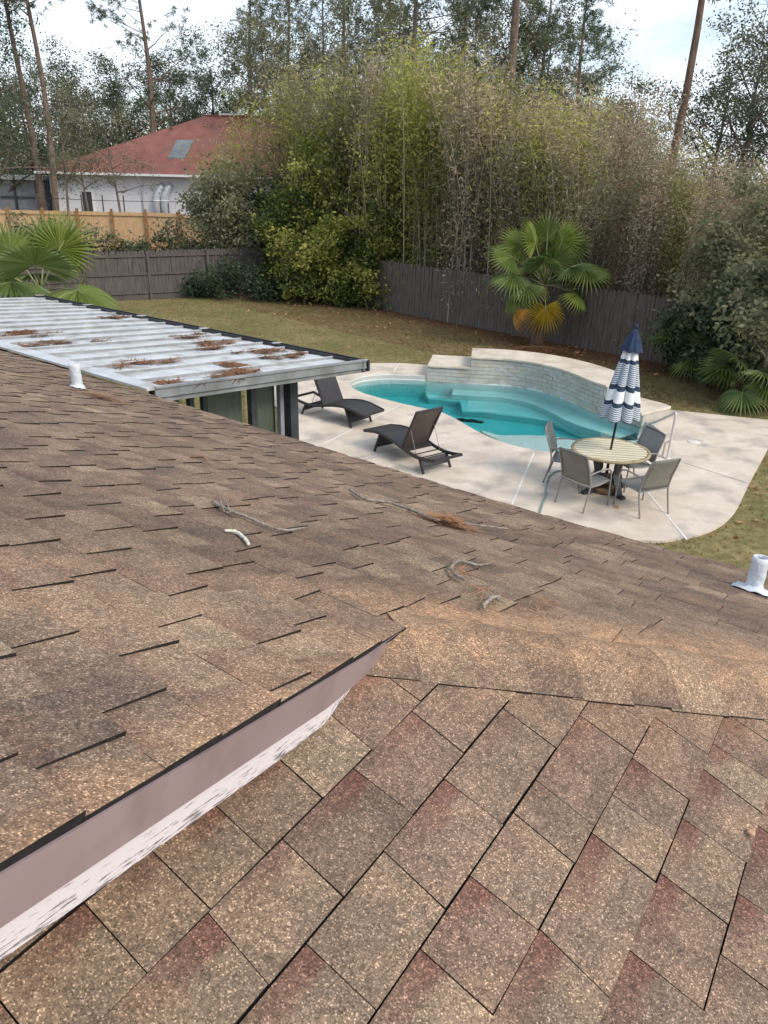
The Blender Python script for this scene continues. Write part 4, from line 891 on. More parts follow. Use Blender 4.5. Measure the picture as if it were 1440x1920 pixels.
# ------------------------------------------------------------------ the neighbour's house
def neighbour():
    D1, D2 = 57.0, 51.0
    A = bearing(70, D1); B = bearing(560, D2); ze = 4.50
    d = (B-A)[:2]; d /= np.linalg.norm(d); nrm = np.array([-d[1], d[0]]);
    if nrm[1] < 0: nrm = -nrm
    zg = 0.85
    root = thing('neighbour_house', 'white house with red brown hip roof beyond the tan fence', 'house', (A[0], A[1], zg))
    Ln = 25.0; dep = 13.0
    def P(a, b, z): q = A[:2]+d*a+nrm*b; return (q[0], q[1], z)
    def box(nm, a0, a1, b0, b1, z0, z1, mat, par=None):
        mb = MB(); mb.prism([P(a0, b0, 0)[:2], P(a1, b0, 0)[:2], P(a1, b1, 0)[:2], P(a0, b1, 0)[:2]], z0, z1); return mb.obj(nm, mat, par or root, world=True)
    box('wall', 0.5, Ln-0.5, 0.5, dep-.5, zg-0.2, ze-0.05, 'white_stucco')
    box('soffit', 0.02, Ln-.02, 0.02, dep-.02, ze-0.10, ze-0.03, 'white_trim')
    rz = level(425, 219, 60); 
    ra = 9.0
    mb = MB(); V = [P(-.05, -.05, ze), P(Ln+.05, -.05, ze), P(Ln+.05, dep+.05, ze), P(-.05, dep+.05, ze), P(ra, dep/2, rz), P(Ln-5, dep/2, rz)]
    mb.add(V, [(0, 1, 5, 4), (1, 2, 5), (2, 3, 4, 5), (3, 0, 4), (0, 3, 2, 1)]); roof_ = mb.obj('roof', 'red_roof', root, world=True)
    mb = MB(); mb.beam(P(ra, dep/2, rz), P(Ln-5, dep/2, rz), 0.3, 0.08); mb.obj('ridge_cap', 'red_roof', roof_, world=True)
    for a0 in (10.2, 13.6, 17.0):
        mb = MB(); mb.beam(P(a0, dep/2, rz+0.07), P(a0+1.3, dep/2, rz+0.07), 0.28, 0.10); mb.obj('ridge_vent', 'white_trim', roof_, world=True)
    mb = MB(); mb.beam(P(-.1, -.11, ze-0.03), P(Ln+.1, -.11, ze-0.03), 0.12, 0.13); mb.obj('gutter', 'white_trim', root, world=True)
    for a in (6.6, 16.5):
        mb = MB(); mb.tube([P(a, -.1, ze-.1), P(a, .42, ze-.5), P(a, .42, zg)], 0.05, 8); mb.obj('downspout', 'white_trim', root, world=True)
    sl = (rz-ze)/(dep/2)
    for a0, b0 in ((8.0, 1.6),):
        def S(a, b, o): return P(a, b, ze+sl*b+o)
        mb = MB(); q = [S(a0, b0, .1), S(a0+1.1, b0, .1), S(a0+1.1, b0+1.9, .1), S(a0, b0+1.9, .1)]; w = [S(a0, b0, -.02), S(a0+1.1, b0, -.02), S(a0+1.1, b0+1.9, -.02), S(a0, b0+1.9, -.02)]
        mb.add(q+w, [(0, 1, 2, 3), (0, 4, 5, 1), (1, 5, 6, 2), (2, 6, 7, 3), (3, 7, 4, 0)]); mb.obj('skylight', 'skylight_glass', root, world=True)
    # window, door, vent ducts
    for a0, a1, z0, z1 in ((2.5, 3.3, 1.2, 3.5), (13.6, 15.2, 2.3, 3.6)):
        f = box('window', a0, a1, 0.44, 0.52, z0, z1, 'white_trim'); box('pane', a0+.09, a1-.09, 0.415, 0.438, z0+.09, z1-.09, 'frame_dark', f)
    for a in (7.55, 8.05):
        mb = MB(); mb.tube([P(a, .28, zg+.1), P(a, .28, 3.0), P(a+.05, .30, 3.25), P(a+.28, .36, 3.75), P(a+.45, .5, 3.95)], [.24, .24, .24, .22, .20], 12); mb.obj('vent_duct', 'galvanised', root, world=True)
        mb = MB(); mb.tube([P(a, .28, 2.95), P(a, .28, 3.03)], .255, 12); mb.obj('duct_band', 'white_trim', root, world=True)
    # grey lean-to beside it
    rt = thing('grey_lean_to', 'grey screened lean-to at the left end of the white house', 'lean-to', (A[0]-1.5, A[1], zg))
    def box2(nm, a0, a1, b0, b1, z0, z1, mat):
        mb = MB(); mb.prism([P(a0, b0, 0)[:2], P(a1, b0, 0)[:2], P(a1, b1, 0)[:2], P(a0, b1, 0)[:2]], z0, z1); return mb.obj(nm, mat, rt, world=True)
    box2('wall', -7.0, -0.3, 1.2, 5, zg, 4.0, 'shed_grey'); box2('roof', -7.3, -0.15, 0.9, 5.3, 4.0, 4.25, 'galvanised')
    for a in (-5.6, -4.0, -2.4, -0.9): box2('post', a, a+.12, 1.08, 1.19, zg, 4.0, 'frame_dark')
    box2('rail', -7.0, -0.3, 1.10, 1.18, 2.9, 3.0, 'frame_dark')
    # thin pipe frame standing in front of the wall
    rp = thing('pipe_frame', 'thin dark pipe frame with wires in front of the white wall', 'frame', (A[0], A[1]-2, zg))
    for a in (1.5, 4.3, 5.6, 6.9, 9.6):
        mb = MB(); mb.tube([P(a, -3.2, zg-.1), P(a+.03, -3.2, 3.35 if a < 9 else 3.0)], 0.045, 6); mb.obj('post', 'frame_dark', rp, world=True)
    for z in (3.1, 2.3):
        mb = MB(); mb.tube([P(0.6, -3.2, z), P(6, -3.2, z-.06), P(11.5, -3.2, z)], 0.018, 5); mb.obj('wire', 'frame_dark', rp, world=True)
neighbour()

# ------------------------------------------------------------------ vegetation
def leaves_at(C, R, size, elong=1.9, flat=0.0, tintb=None, up=0.0):
    """C (n,3) leaf centres -> diamond leaves"""
    n = len(C); d = R.normal(size=(n, 3)); d[:, 2] = d[:, 2]*(1-flat)+up; d /= np.linalg.norm(d, axis=1)[:, None]
    q = R.normal(size=(n, 3)); s = np.cross(d, q); s /= np.linalg.norm(s, axis=1)[:, None]
    L_ = (size*R.uniform(0.6, 1.35, n))[:, None]; W = L_/elong*0.5
    return np.stack([C-d*L_*.5, C+s*W+d*L_*.05, C+d*L_*.5, C-s*W+d*L_*.05], 1)
def broad_tree(seed, h, tr, crown0=0.3, spread=0.38, nb=16, nleaf=9000, lsize=0.16, sig=0.5, lean=(0, 0), topw=0.5, nsub=5):
    R = np.random.default_rng(seed); tb = MB()
    tp = []; n = 9
    for i in range(n):
        t = i/(n-1); tp.append(np.array([lean[0]*t*h+0.12*math.sin(seed+t*4)*h*0.06, lean[1]*t*h+0.10*math.cos(seed*2+t*5)*h*0.06, t*h*0.93]))
    tb.tube(tp, [tr*(1-0.86*i/(n-1))*(1.25 if i == 0 else 1) for i in range(n)], 8)
    anchors = []; wts = []; bid = []; bt = R.normal(0.45, .24, nb)
    for k in range(nb):
        t = crown0+(0.96-crown0)*((k+R.random()*0.8)/nb); x = t*(n-1); i = min(int(x), n-2); p = tp[i]+(tp[i+1]-tp[i])*(x-i)
        az = k*2.4+R.normal(0, .3); rel = (t-crown0)/(1-crown0)
        prof = math.sin(math.pi*min(1, 0.18+0.82*rel*topw/0.5 if rel < 0.5 else 0.18+0.82*(0.5+(rel-0.5)*0.95)))**0.7
        Lb = h*spread*(0.35+0.65*prof)*R.uniform(0.7, 1.25); el = R.uniform(0.15, 0.75)+0.5*rel
        dr = np.array([math.cos(az)*math.cos(el), math.sin(az)*math.cos(el), math.sin(el)]); pts = [p]
        for q in range(4):
            dr = dr+R.normal(0, .18, 3)+[0, 0, -0.03]; dr /= np.linalg.norm(dr); pts.append(pts[-1]+dr*Lb/4)
        r0 = tr*(1-t)*0.55+0.012; tb.tube(pts, [r0, r0*.75, r0*.5, r0*.32, .006], 5, cap=False)
        for q in range(nsub):
            b = pts[R.integers(1, 5)]; dv = dr*0.4+R.normal(0, .75, 3); dv[2] += 0.15; dv /= np.linalg.norm(dv); ls = Lb*R.uniform(.2, .42); e = b+dv*ls
            tb.tube([b, (b+e)/2+R.normal(0, .05, 3), e], [r0*.3+.004, r0*.2+.003, .003], 4, cap=False)
            for w in (0.45, 0.75, 1.0): anchors.append(b+(e-b)*w); wts.append(0.6+0.6*w); bid.append(k)
        anchors.append(pts[-1]); wts.append(1); bid.append(k)
    A = np.array(anchors); W = np.array(wts)*R.uniform(0.3, 1.7, len(A)); W /= W.sum(); idx = R.choice(len(A), nleaf, p=W)
    sg = sig*R.uniform(0.5, 1.2, len(A))
    C = A[idx]+R.normal(0, 1, (nleaf, 3))*sg[idx][:, None]*np.array([1, 1, 0.7])
    ct = bt[np.array(bid)]+R.normal(0, .12, len(A))+.10*(A[:, 2]/h-.5)
    return tb, leaves_at(C, R, lsize, 1.8, 0.3), ct[idx]+R.normal(0, .16, nleaf)
def pine_tree(seed, h, tr, crown0=0.5, spread=0.2, nb=20, ntuft=420, lean=(0, 0)):
    R = np.random.default_rng(seed); tb = MB(); n = 10
    tp = [np.array([lean[0]*i/(n-1)*h+0.01*h*math.sin(i*.7+seed), lean[1]*i/(n-1)*h+0.01*h*math.cos(i*.6+seed), h*i/(n-1)*0.98]) for i in range(n)]
    tb.tube(tp, [tr*(1-.8*(i/(n-1))) for i in range(n)], 9); anchors = []
    for k in range(nb):
        t = crown0+(0.97-crown0)*(k+R.random())/nb; x = t*(n-1); i = min(int(x), n-2); p = tp[i]+(tp[i+1]-tp[i])*(x-i); az = R.uniform(0, 6.28); rel = (t-crown0)/(1-crown0)
        Lb = h*spread*(1.05-0.75*rel)*R.uniform(.6, 1.25); el = R.uniform(-.1, .35)+.35*rel; dr = np.array([math.cos(az)*math.cos(el), math.sin(az)*math.cos(el), math.sin(el)]); pts = [p]
        for q in range(4): dr = dr+R.normal(0, .14, 3)+[0, 0, .07]; dr /= np.linalg.norm(dr); pts.append(pts[-1]+dr*Lb/4)
        r0 = max(.02, tr*(1-t)*.5); tb.tube(pts, [r0, r0*.7, r0*.5, r0*.3, .008], 5, cap=False)
        for q in range(7):
            b = pts[R.integers(2, 5)]; dv = dr*.5+R.normal(0, .6, 3); dv[2] += .3; dv /= np.linalg.norm(dv); e = b+dv*Lb*R.uniform(.15, .35); tb.tube([b, e], [.012, .004], 4, cap=False); anchors.append(e)
        anchors.append(pts[-1])
    A = np.array(anchors); idx = R.integers(0, len(A), ntuft); cen = A[idx]+R.normal(0, .22, (ntuft, 3)); per = 26
    C0 = np.repeat(cen, per, 0); d = R.normal(size=(len(C0), 3)); d[:, 2] += .35; d /= np.linalg.norm(d, axis=1)[:, None]; L_ = R.uniform(.14, .30, len(C0))[:, None]
    s = np.cross(d, R.normal(size=(len(C0), 3))); s /= np.linalg.norm(s, axis=1)[:, None]
    V = np.stack([C0, C0+d*L_*.6+s*.016, C0+d*L_, C0+d*L_*.6-s*.016], 1)
    return tb, V, np.repeat(R.normal(.45, .22, ntuft), per)+R.normal(0, .1, len(C0))
def cane_plant(seed, h=6.0, ncane=5, nleaf=1500, arch=0.12, lo=0.12, lsize=0.13, sig=0.16):
    R = np.random.default_rng(seed); tb = MB(); anchors = []; wt = []
    for c in range(ncane):
        az = R.uniform(0, 6.28); b = np.array([R.normal(0, .18), R.normal(0, .18), 0]); hh = h*R.uniform(.72, 1.0); ar = arch*R.uniform(.3, 1.6); n = 8; pts = []
        for i in range(n):
            t = i/(n-1); pts.append(b+np.array([math.cos(az)*ar*hh*t**2.2, math.sin(az)*ar*hh*t**2.2, hh*(t-0.10*ar*t**3)]))
        r0 = R.uniform(.012, .026); tb.tube(pts, [r0*(1-.75*i/(n-1)) for i in range(n)], 5, cap=False)
        for k in range(16):
            t = lo+(1-lo)*(k+R.random())/16; x = t*(n-1); i = min(int(x), n-2); p = pts[i]+(pts[i+1]-pts[i])*(x-i); a2 = R.uniform(0, 6.28); Lb = R.uniform(.25, .75)*(1.15-.6*t); e = p+np.array([math.cos(a2)*.75, math.sin(a2)*.75, R.uniform(.2, .9)])*Lb
            tb.tube([p, (p+e)/2+R.normal(0, .04, 3), e], [.005, .004, .002], 3, cap=False)
            for w in (.4, .7, 1): anchors.append(p+(e-p)*w); wt.append(.35+t)
    A = np.array(anchors); W = np.array(wt)*R.uniform(.3, 1.7, len(A)); W /= W.sum(); idx = R.choice(len(A), nleaf, p=W); C = A[idx]+R.normal(0, sig, (nleaf, 3))
    V = leaves_at(C, R, lsize, 3.8, .2, up=-.2); return tb, V, np.clip(.15+.55*C[:, 2]/h+R.normal(0, .2, nleaf), 0, 1)
def make_plant(gen, name, label, cat, loc, wood, leaf, group=None, rz=0, sc=1):
    tb, V, T = gen; r = thing(name, label, cat, loc, rz, group); tb.obj('trunk', wood, r); leafmesh('crown', V, T, leaf, r); r.scale = (sc, sc, sc); return r

def thicket():
    R = random.Random(31); protos = []
    cfg = [('leaf_yellowgreen', 'cane'), ('leaf_brown', 'cane'), ('leaf_olive', 'bark_grey'), ('leaf_brown', 'bark_grey')]
    for k in range(10):
        lf, wd = cfg[k % 4]; tb, V, T = cane_plant(100+k, 6.0, 7+k % 3, 2700 if lf != 'leaf_brown' else 2100, 0.08+0.05*(k % 3), 0.08, 0.12 if lf != 'leaf_brown' else 0.105, 0.19)
        ob = tb.obj('trunk', wd); cr = leafmesh('crown', V, T, lf); protos.append((ob, cr, lf)); 
    used = set()
    def put(loc, k, hs, rz, group, label, nm, tilt=(0, 0)):
        r = thing(nm, label, 'bamboo', loc, rz, group); s = hs/6.0; r.scale = (s*0.95+0.05, s*0.95+0.05, s); r.rotation_euler = (tilt[0], tilt[1], rz)
        for ob in protos[k][:2]:
            if ob.name not in used and ob.parent is None: o = ob; used.add(ob.name)
            else: o = ob.copy(); COL.objects.link(o)
            o.parent = r
    green = [0, 4, 8, 2, 6]; brown = [1, 3, 5, 7, 9]
    nrm = np.array([-de[1], de[0]]); nrm = nrm if nrm[1] > 0 else -nrm
    if nrm[0] < 0: nrm = nrm
    for i in range(205):
        t = R.uniform(-7, 19.5) if i < 150 else R.uniform(2, 20); off = 0.4+R.random()**1.3*(7.5 if i < 150 else 4.0); p = C_+de*t+nrm*off
        if np.hypot(*p) < 12: continue
        u, v = project((p[0], p[1], 2.0))
        pg = 0.85 if u < 850 else (0.55 if u < 1000 else 0.28)
        # height follows the ragged skyline of the thicket
        vt = np.interp(u, [400, 520, 700, 800, 930, 1000, 1130, 1200, 1290, 1400, 1500], [150, 80, 60, 30, 95, 160, 140, 205, 275, 265, 245])+R.uniform(-25, 90)
        D = np.hypot(*p); hgt = np.clip(level(u, vt, D)-float(gz(*p)), 2.8, 10.5)
        k = R.choice(green) if R.random() < pg else R.choice(brown)
        tall = protos[k][2] != 'leaf_brown'
        put((p[0], p[1], float(gz(*p))-.05), k, hgt, R.uniform(0, 6.28), 'canes of the thicket behind the brown fence', {'leaf_yellowgreen': 'yellow green', 'leaf_brown': 'dry brown', 'leaf_olive': 'olive grey'}[protos[k][2]]+' cane clump, '+('front' if off < 2 else 'middle' if off < 4.5 else 'back')+' of the thicket, '+('behind the bright bushes' if u < 780 else 'between bright bushes and pool palm' if u < 900 else 'behind the pool palm' if u < 1110 else 'left of the leaning trunk' if u < 1235 else 'right of the leaning trunk'), 'cane_clump')
    # arching canes above the bright bush, in front of the red roof
    for i, (u, D, vt, tl) in enumerate([(560, 36.5, 140, -.10), (600, 37, 150, -.05), (640, 36.5, 135, 0.0), (520, 37.5, 190, -.20), (545, 36.8, 160, -.14), (680, 36, 120, .03), (500, 38, 230, -.28), (590, 38.5, 125, -.06), (720, 36, 110, 0.02), (470, 38.5, 270, -.34), (450, 37.6, 250, -.22), (530, 36.4, 120, -.10), (575, 37.4, 90, -.06)]):
        p = bearing(u, D); hgt = level(u, vt, D)-p[2]
        put((p[0], p[1], p[2]-.05), green[i % 3] if i % 4 else 3, hgt*1.05, R.uniform(-.3, .3), 'arching canes beside the red roof', ORD[[450, 470, 500, 520, 530, 545, 560, 575, 590, 600, 640, 680, 720].index(u)]+' from the left of the tall arching canes beside the red roof', 'cane_clump', (0, tl))
    for ob, cr, lf in protos:
        for o in (ob, cr):
            if o.name not in used: bpy.data.objects.remove(o)
thicket()

def shrubs():
    # bright green bush: several stems, drooping leafy branches
    specs = [(585, 33.5, 300, 'bright'), (660, 32.6, 285, 'bright'), (715, 32.0, 350, 'bright'), (560, 33.6, 385, 'bright'), (640, 31.8, 420, 'bright'), (700, 31.2, 450, 'bright'), (765, 31.4, 470, 'bright'), (610, 31.9, 455, 'bright'), (566, 31.6, 478, 'bright'), (640, 31.0, 520, 'bright'), (690, 30.8, 470, 'bright'), (752, 30.6, 525, 'bright'), (548, 32.2, 440, 'bright'), (520, 33.4, 395, 'bright')]
    where = ['leftmost tall one', 'tallest one', 'right of the tallest', 'low one at the left end', 'low front one in the middle', 'low front one to the right', 'rightmost low one against the fence', 'low front one to the left', 'first of the four drooping onto the lawn', 'second of the four drooping onto the lawn', 'third of the four drooping onto the lawn', 'last of the four drooping onto the lawn', 'half hidden one at the left', 'one beside the olive shrubs']
    for i, (u, D, vt, kd) in enumerate(specs):
        p = bearing(u, D); h = level(u, vt, D)-p[2]
        make_plant(broad_tree(200+i, h*1.05, 0.05, 0.10, 0.36, 15, 4200 if i < 8 else 1500, 0.15, 0.27 if i < 8 else .2, (R0(i), 0), 0.5, 5), 'leafy_bush', 'bright yellow green leafy bush before the thicket, '+where[i], 'bush', (p[0], p[1], p[2]-.05), 'bark_grey', 'leaf_bright', 'bright bushes in the yard corner')
    specs = [(430, 35.6, 350, 'grey olive shrub with thin leaning branches in front of the red roofed house, right one'), (395, 36.8, 385, 'grey olive shrub over the tan fence end, left one'), (480, 35.2, 420, 'grey olive shrub low beside the bright bushes'), (455, 36, 330, 'tall grey olive shrub in front of the skylights')]
    for i, (u, D, vt, lb) in enumerate(specs):
        p = bearing(u, D); h = level(u, vt, D)-p[2]
        make_plant(broad_tree(230+i, h*1.05, 0.06, 0.22, 0.42, 16, 3600, 0.15, 0.28, (-.10, 0), 0.5, 5), 'olive_shrub', lb, 'shrub', (p[0], p[1], p[2]-.05), 'bark_grey', 'leaf_olive', 'olive shrubs by the yard corner')
    # dark low ground cover along the yard corner
    low = [(345, 33.6), (392, 33.0), (440, 33.2), (486, 32.4), (530, 33.0)]
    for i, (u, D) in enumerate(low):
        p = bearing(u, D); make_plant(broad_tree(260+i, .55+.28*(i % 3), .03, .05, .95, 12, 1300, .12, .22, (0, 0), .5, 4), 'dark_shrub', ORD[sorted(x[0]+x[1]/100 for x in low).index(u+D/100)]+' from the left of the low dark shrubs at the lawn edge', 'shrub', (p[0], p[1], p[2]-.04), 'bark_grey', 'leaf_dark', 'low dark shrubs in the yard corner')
    # shade-filling dark shrubs behind the bushes
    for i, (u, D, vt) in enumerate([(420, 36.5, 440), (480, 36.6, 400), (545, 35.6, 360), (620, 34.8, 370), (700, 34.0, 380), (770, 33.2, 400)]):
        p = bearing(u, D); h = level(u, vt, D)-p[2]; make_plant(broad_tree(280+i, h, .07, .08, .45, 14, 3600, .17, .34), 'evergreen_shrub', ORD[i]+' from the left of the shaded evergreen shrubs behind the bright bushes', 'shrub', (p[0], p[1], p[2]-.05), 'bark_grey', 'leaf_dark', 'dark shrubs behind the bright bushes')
    # right edge
    for i, (u, D, vt, lf, lb) in enumerate([(1450, 22.5, 400, 'leaf_olive', 'olive leafy bush at the right photo edge above the fan palms'), (1400, 22.0, 470, 'leaf_olive', 'low olive bush hanging over the end of the brown fence'), (1510, 19.5, 500, 'leaf_olive', 'olive green bush cut by the right photo edge'), (1445, 20.8, 560, 'leaf_dark', 'dark bush between the fan palms at the right edge'), (1350, 22.2, 590, 'leaf_dark', 'small dark bush at the right end of the brown fence')]):
        p = bearing(u, D); h = level(u, vt, D)-p[2]; make_plant(broad_tree(300+i, h*1.05, .06, .1, .40, 15, 4200, .14, .26), 'leafy_bush', lb, 'bush', (p[0], p[1], p[2]-.05), 'bark_grey', lf)
    # vines and weeds below the tan fence
    for i, u in enumerate([60, 105, 140, 175, 215, 250, 290, 325, 360, 30]):
        p = bearing(u, 38.0+0.25*i); h = 1.0+0.5*(i % 3 == 0); make_plant(broad_tree(320+i, h, .03, .06, .8, 9, 900, .15, .22, (0, 0), .5, 4), 'bank_shrub', ORD[sorted([60, 105, 140, 175, 215, 250, 290, 325, 360, 30]).index(u)]+' weed clump from the left on the bank below the tan fence', 'shrub', (p[0], p[1], p[2]-.05), 'bark_grey', 'leaf_olive' if i % 2 else 'leaf_dark', 'weeds on the bank below the tan fence')
def R0(i): return (-.08, .02, .06, -.1, -.02, .04, .08, -.05)[i % 8]
shrubs()

def tall_trees():
    # (u, distance, crown generator, label)
    T = [
        (292, 62, 'pine', 17, .30, .24, .30, 'pine with a broad open crown above the red roof'),
        (98, 55, 'pine', 19, .22, .62, .16, 'thin straight pine trunk, right of the two near the left edge'),
        (66, 57, 'pine', 19, .24, .62, .16, 'thin straight pine trunk, left of the two near the left edge'),
        (480, 66, 'pine', 17, .26, .28, .26, 'pine rising behind the ridge of the red roof'),
        (545, 70, 'pine', 18, .28, .3, .26, 'pine behind the arching canes, left of centre'),
        (640, 62, 'pine', 18, .28, .3, .26, 'pine crown above the yellow green canes'),
        (762, 43, 'pine', 20, .20, .55, .18, 'pale grey pine trunk rising through the thicket left of the thick trunk'),
        (936, 40, 'pine', 21, .31, .55, .20, 'thickest dark pine trunk cut by the top of the photo'),
        (1068, 52, 'pine', 15, .22, .32, .30, 'pine with long bare side branches right of the thick trunk'),
        (860, 58, 'pine', 17, .26, .26, .26, 'pine crown just left of the thick trunk'),
        (1000, 60, 'pine', 16, .26, .26, .26, 'pine crown just right of the thick trunk'),
        (720, 66, 'pine', 17, .26, .26, .26, 'pine crown behind the pale grey trunk'),
    ]
    for i, (u, D, kind, h, tr, c0, sp, lb) in enumerate(T):
        p = bearing(u, D); lean = (0, 0)
        make_plant(pine_tree(400+i, h, tr, c0, sp, 24, 640, lean), 'pine_tree', lb, 'pine', (p[0], p[1], p[2]-.1), 'bark_pine' if i != 6 else 'bark_grey', 'leaf_pine', 'pines behind the thicket')
    # leaning brown trunk on the right
    p = bearing(1238, 30.0); q = EYE+sight(1318, 0)/np.linalg.norm(sight(1318, 0)[:2])*30.5; ln = ((q[0]-p[0])/(q[2]), 0)
    make_plant(pine_tree(420, 17, .20, .62, .2, 22, 500, (ln[0]*0.72, 0.02)), 'leaning_pine', 'brown pine trunk leaning to the right through the thicket', 'pine', (p[0], p[1], p[2]-.1), 'bark_lean', 'leaf_pine')
    B = [(0, 60, 12.5, .40, 'leaf_oak', 'dark oak filling the left photo edge'), (150, 66, 9.5, .45, 'leaf_oak', 'dark oak behind the left hip of the red roof'), (235, 68, 9.8, .45, 'leaf_oak', 'dark oak left of the broad pine'), (330, 70, 11.5, .42, 'leaf_oak', 'dark oak under the broad pine crown'), (405, 72, 12.5, .40, 'leaf_oak', 'dark oak behind the top of the red roof'),
         (-60, 50, 14, .4, 'leaf_oak', 'big dark oak reaching in at the left edge'), (60, 70, 10, .45, 'leaf_oak', 'dark oak at the far left behind the lean-to'),
         (1390, 44, 11.5, .36, 'leaf_oak', 'oak with sky showing through at the right edge'), (1450, 40, 12.5, .36, 'leaf_oak', 'oak cut by the right photo edge'), (1338, 48, 10.5, .36, 'leaf_oak', 'oak with sky showing just right of the leaning trunk'), (740, 59, 15.5, .34, 'leaf_olive', 'tall olive green tree behind the pale grey trunk'), (945, 60, 15, .34, 'leaf_olive', 'tall olive green tree behind the thick trunk'), (500, 60, 13, .36, 'leaf_olive', 'olive green tree over the ridge of the red roof'), (610, 58, 16, .34, 'leaf_olive', 'tall olive green tree over the arching canes'), (880, 58, 16, .34, 'leaf_olive', 'tall olive green tree left of the thick trunk'), (1010, 58, 14, .34, 'leaf_olive', 'tall full tree right of the thick trunk'), (1180, 62, 9, .42, 'leaf_olive', 'olive tree behind the dry canes right of centre'), (560, 74, 13, .42, 'leaf_oak', 'tall dark oak behind the arching canes'), (690, 75, 13.5, .42, 'leaf_oak', 'tall dark oak behind the pale grey trunk'), (815, 72, 13.5, .42, 'leaf_oak', 'tall dark oak left of the thick trunk'), (960, 70, 11.5, .42, 'leaf_oak', 'tall dark oak right of the thick trunk'), (1085, 68, 9.5, .42, 'leaf_oak', 'dark oak below the pine with bare branches')]
    for i, (u, D, h, sp, lf, lb) in enumerate(B):
        p = bearing(u, D); dense = 16000 if 'sky showing' not in lb and 'cut by' not in lb else 10500
        make_plant(broad_tree(440+i, h, .22, .16, sp, 24, dense, .15 if dense > 12000 else .13, .42 if dense > 12000 else .34, (0, 0), .5, 7), 'oak_tree', lb, 'tree', (p[0], p[1], p[2]-.1), 'bark_grey', lf)
    # two small trees before the white house
    for i, (u, D, vt, ln, lb) in enumerate([(118, 44.5, 150, .02, 'small grey leafed tree before the lean-to, left of the pair'), (222, 45.0, 200, -.07, 'small grey leafed tree before the white wall, right of the pair'), (160, 45.6, 190, -.05, 'thin crooked sapling between the two small grey trees')]):
        p = bearing(u, D); h = level(u, vt, D)-p[2]; make_plant(broad_tree(470+i, h*1.05, .09, .42, .28, 16, 1900, .11, .30, (ln, 0), .5, 5), 'small_tree', lb, 'tree', (p[0], p[1], p[2]-.1), 'bark_grey', 'leaf_olive')
tall_trees()

def far_wood():
    R = np.random.default_rng(77); n = 90000
    az = R.uniform(-0.75, 0.75, n); D = R.uniform(82, 120, n); top = 7.5+2.5*np.sin(az*9)+1.6*np.sin(az*23+1)+1.2*np.sin(az*51); top = np.where(az > 0.27, top*0.42, top)+R.normal(0, .8, n)
    z = top*R.random(n)**0.8+1.0; C = np.stack([np.sin(az)*D, np.cos(az)*D, z], 1); V = leaves_at(C, R, .5, 1.6, .3)
    o = leafmesh('far_wood', V, R.normal(.4, .2, n), 'leaf_oak'); tag(o, 'dark line of far woods behind all the trees', 'woods', kind='stuff')
far_wood()

def fan_leaf(R, rad, nseg=30, spread=4.9, droop=0.35, split=0.58):
    """pleated fan in its own frame: +x outwards, z up; returns (quads list) as MB"""
    mb = MB(); 
    for i in range(nseg):
        a0 = -spread/2+spread*i/nseg; a1 = -spread/2+spread*(i+1)/nseg; am = (a0+a1)/2; L_ = rad*(0.80+0.20*math.cos(am*0.55))*R.uniform(.93, 1.05); tn = min(1, max(0, R.gauss(.5, .2)))
        def P(r, a, z): 
            q = r/rad; return (r*math.cos(a), r*math.sin(a), z-droop*rad*q*q*(0.55+0.45*abs(math.sin(a*0.5)))-0.10*rad*q*q*abs(a)/2)
        ri = rad*split; pl = 0.028*rad/0.9
        tip = P(L_, am+R.gauss(0, .02), -droop*0.25*rad*R.uniform(.2, 1.6)); 
        V = [(0, 0, 0), P(ri*.5, a0, -pl*.5), P(ri*.5, am, pl*.5), P(ri*.5, a1, -pl*.5), P(ri, a0, -pl), P(ri, am, pl), P(ri, a1, -pl), P(L_*.82, am-.018, -pl*.2), P(L_*.82, am+.018, -pl*.2), tip]
        mb.add(V, [(0, 1, 2), (0, 2, 3), (1, 4, 5, 2), (2, 5, 6, 3), (4, 7, 5), (5, 7, 8), (5, 8, 6), (7, 9, 8)], 0, False, [(tn, 0, 0, 1)]*10)
    return mb
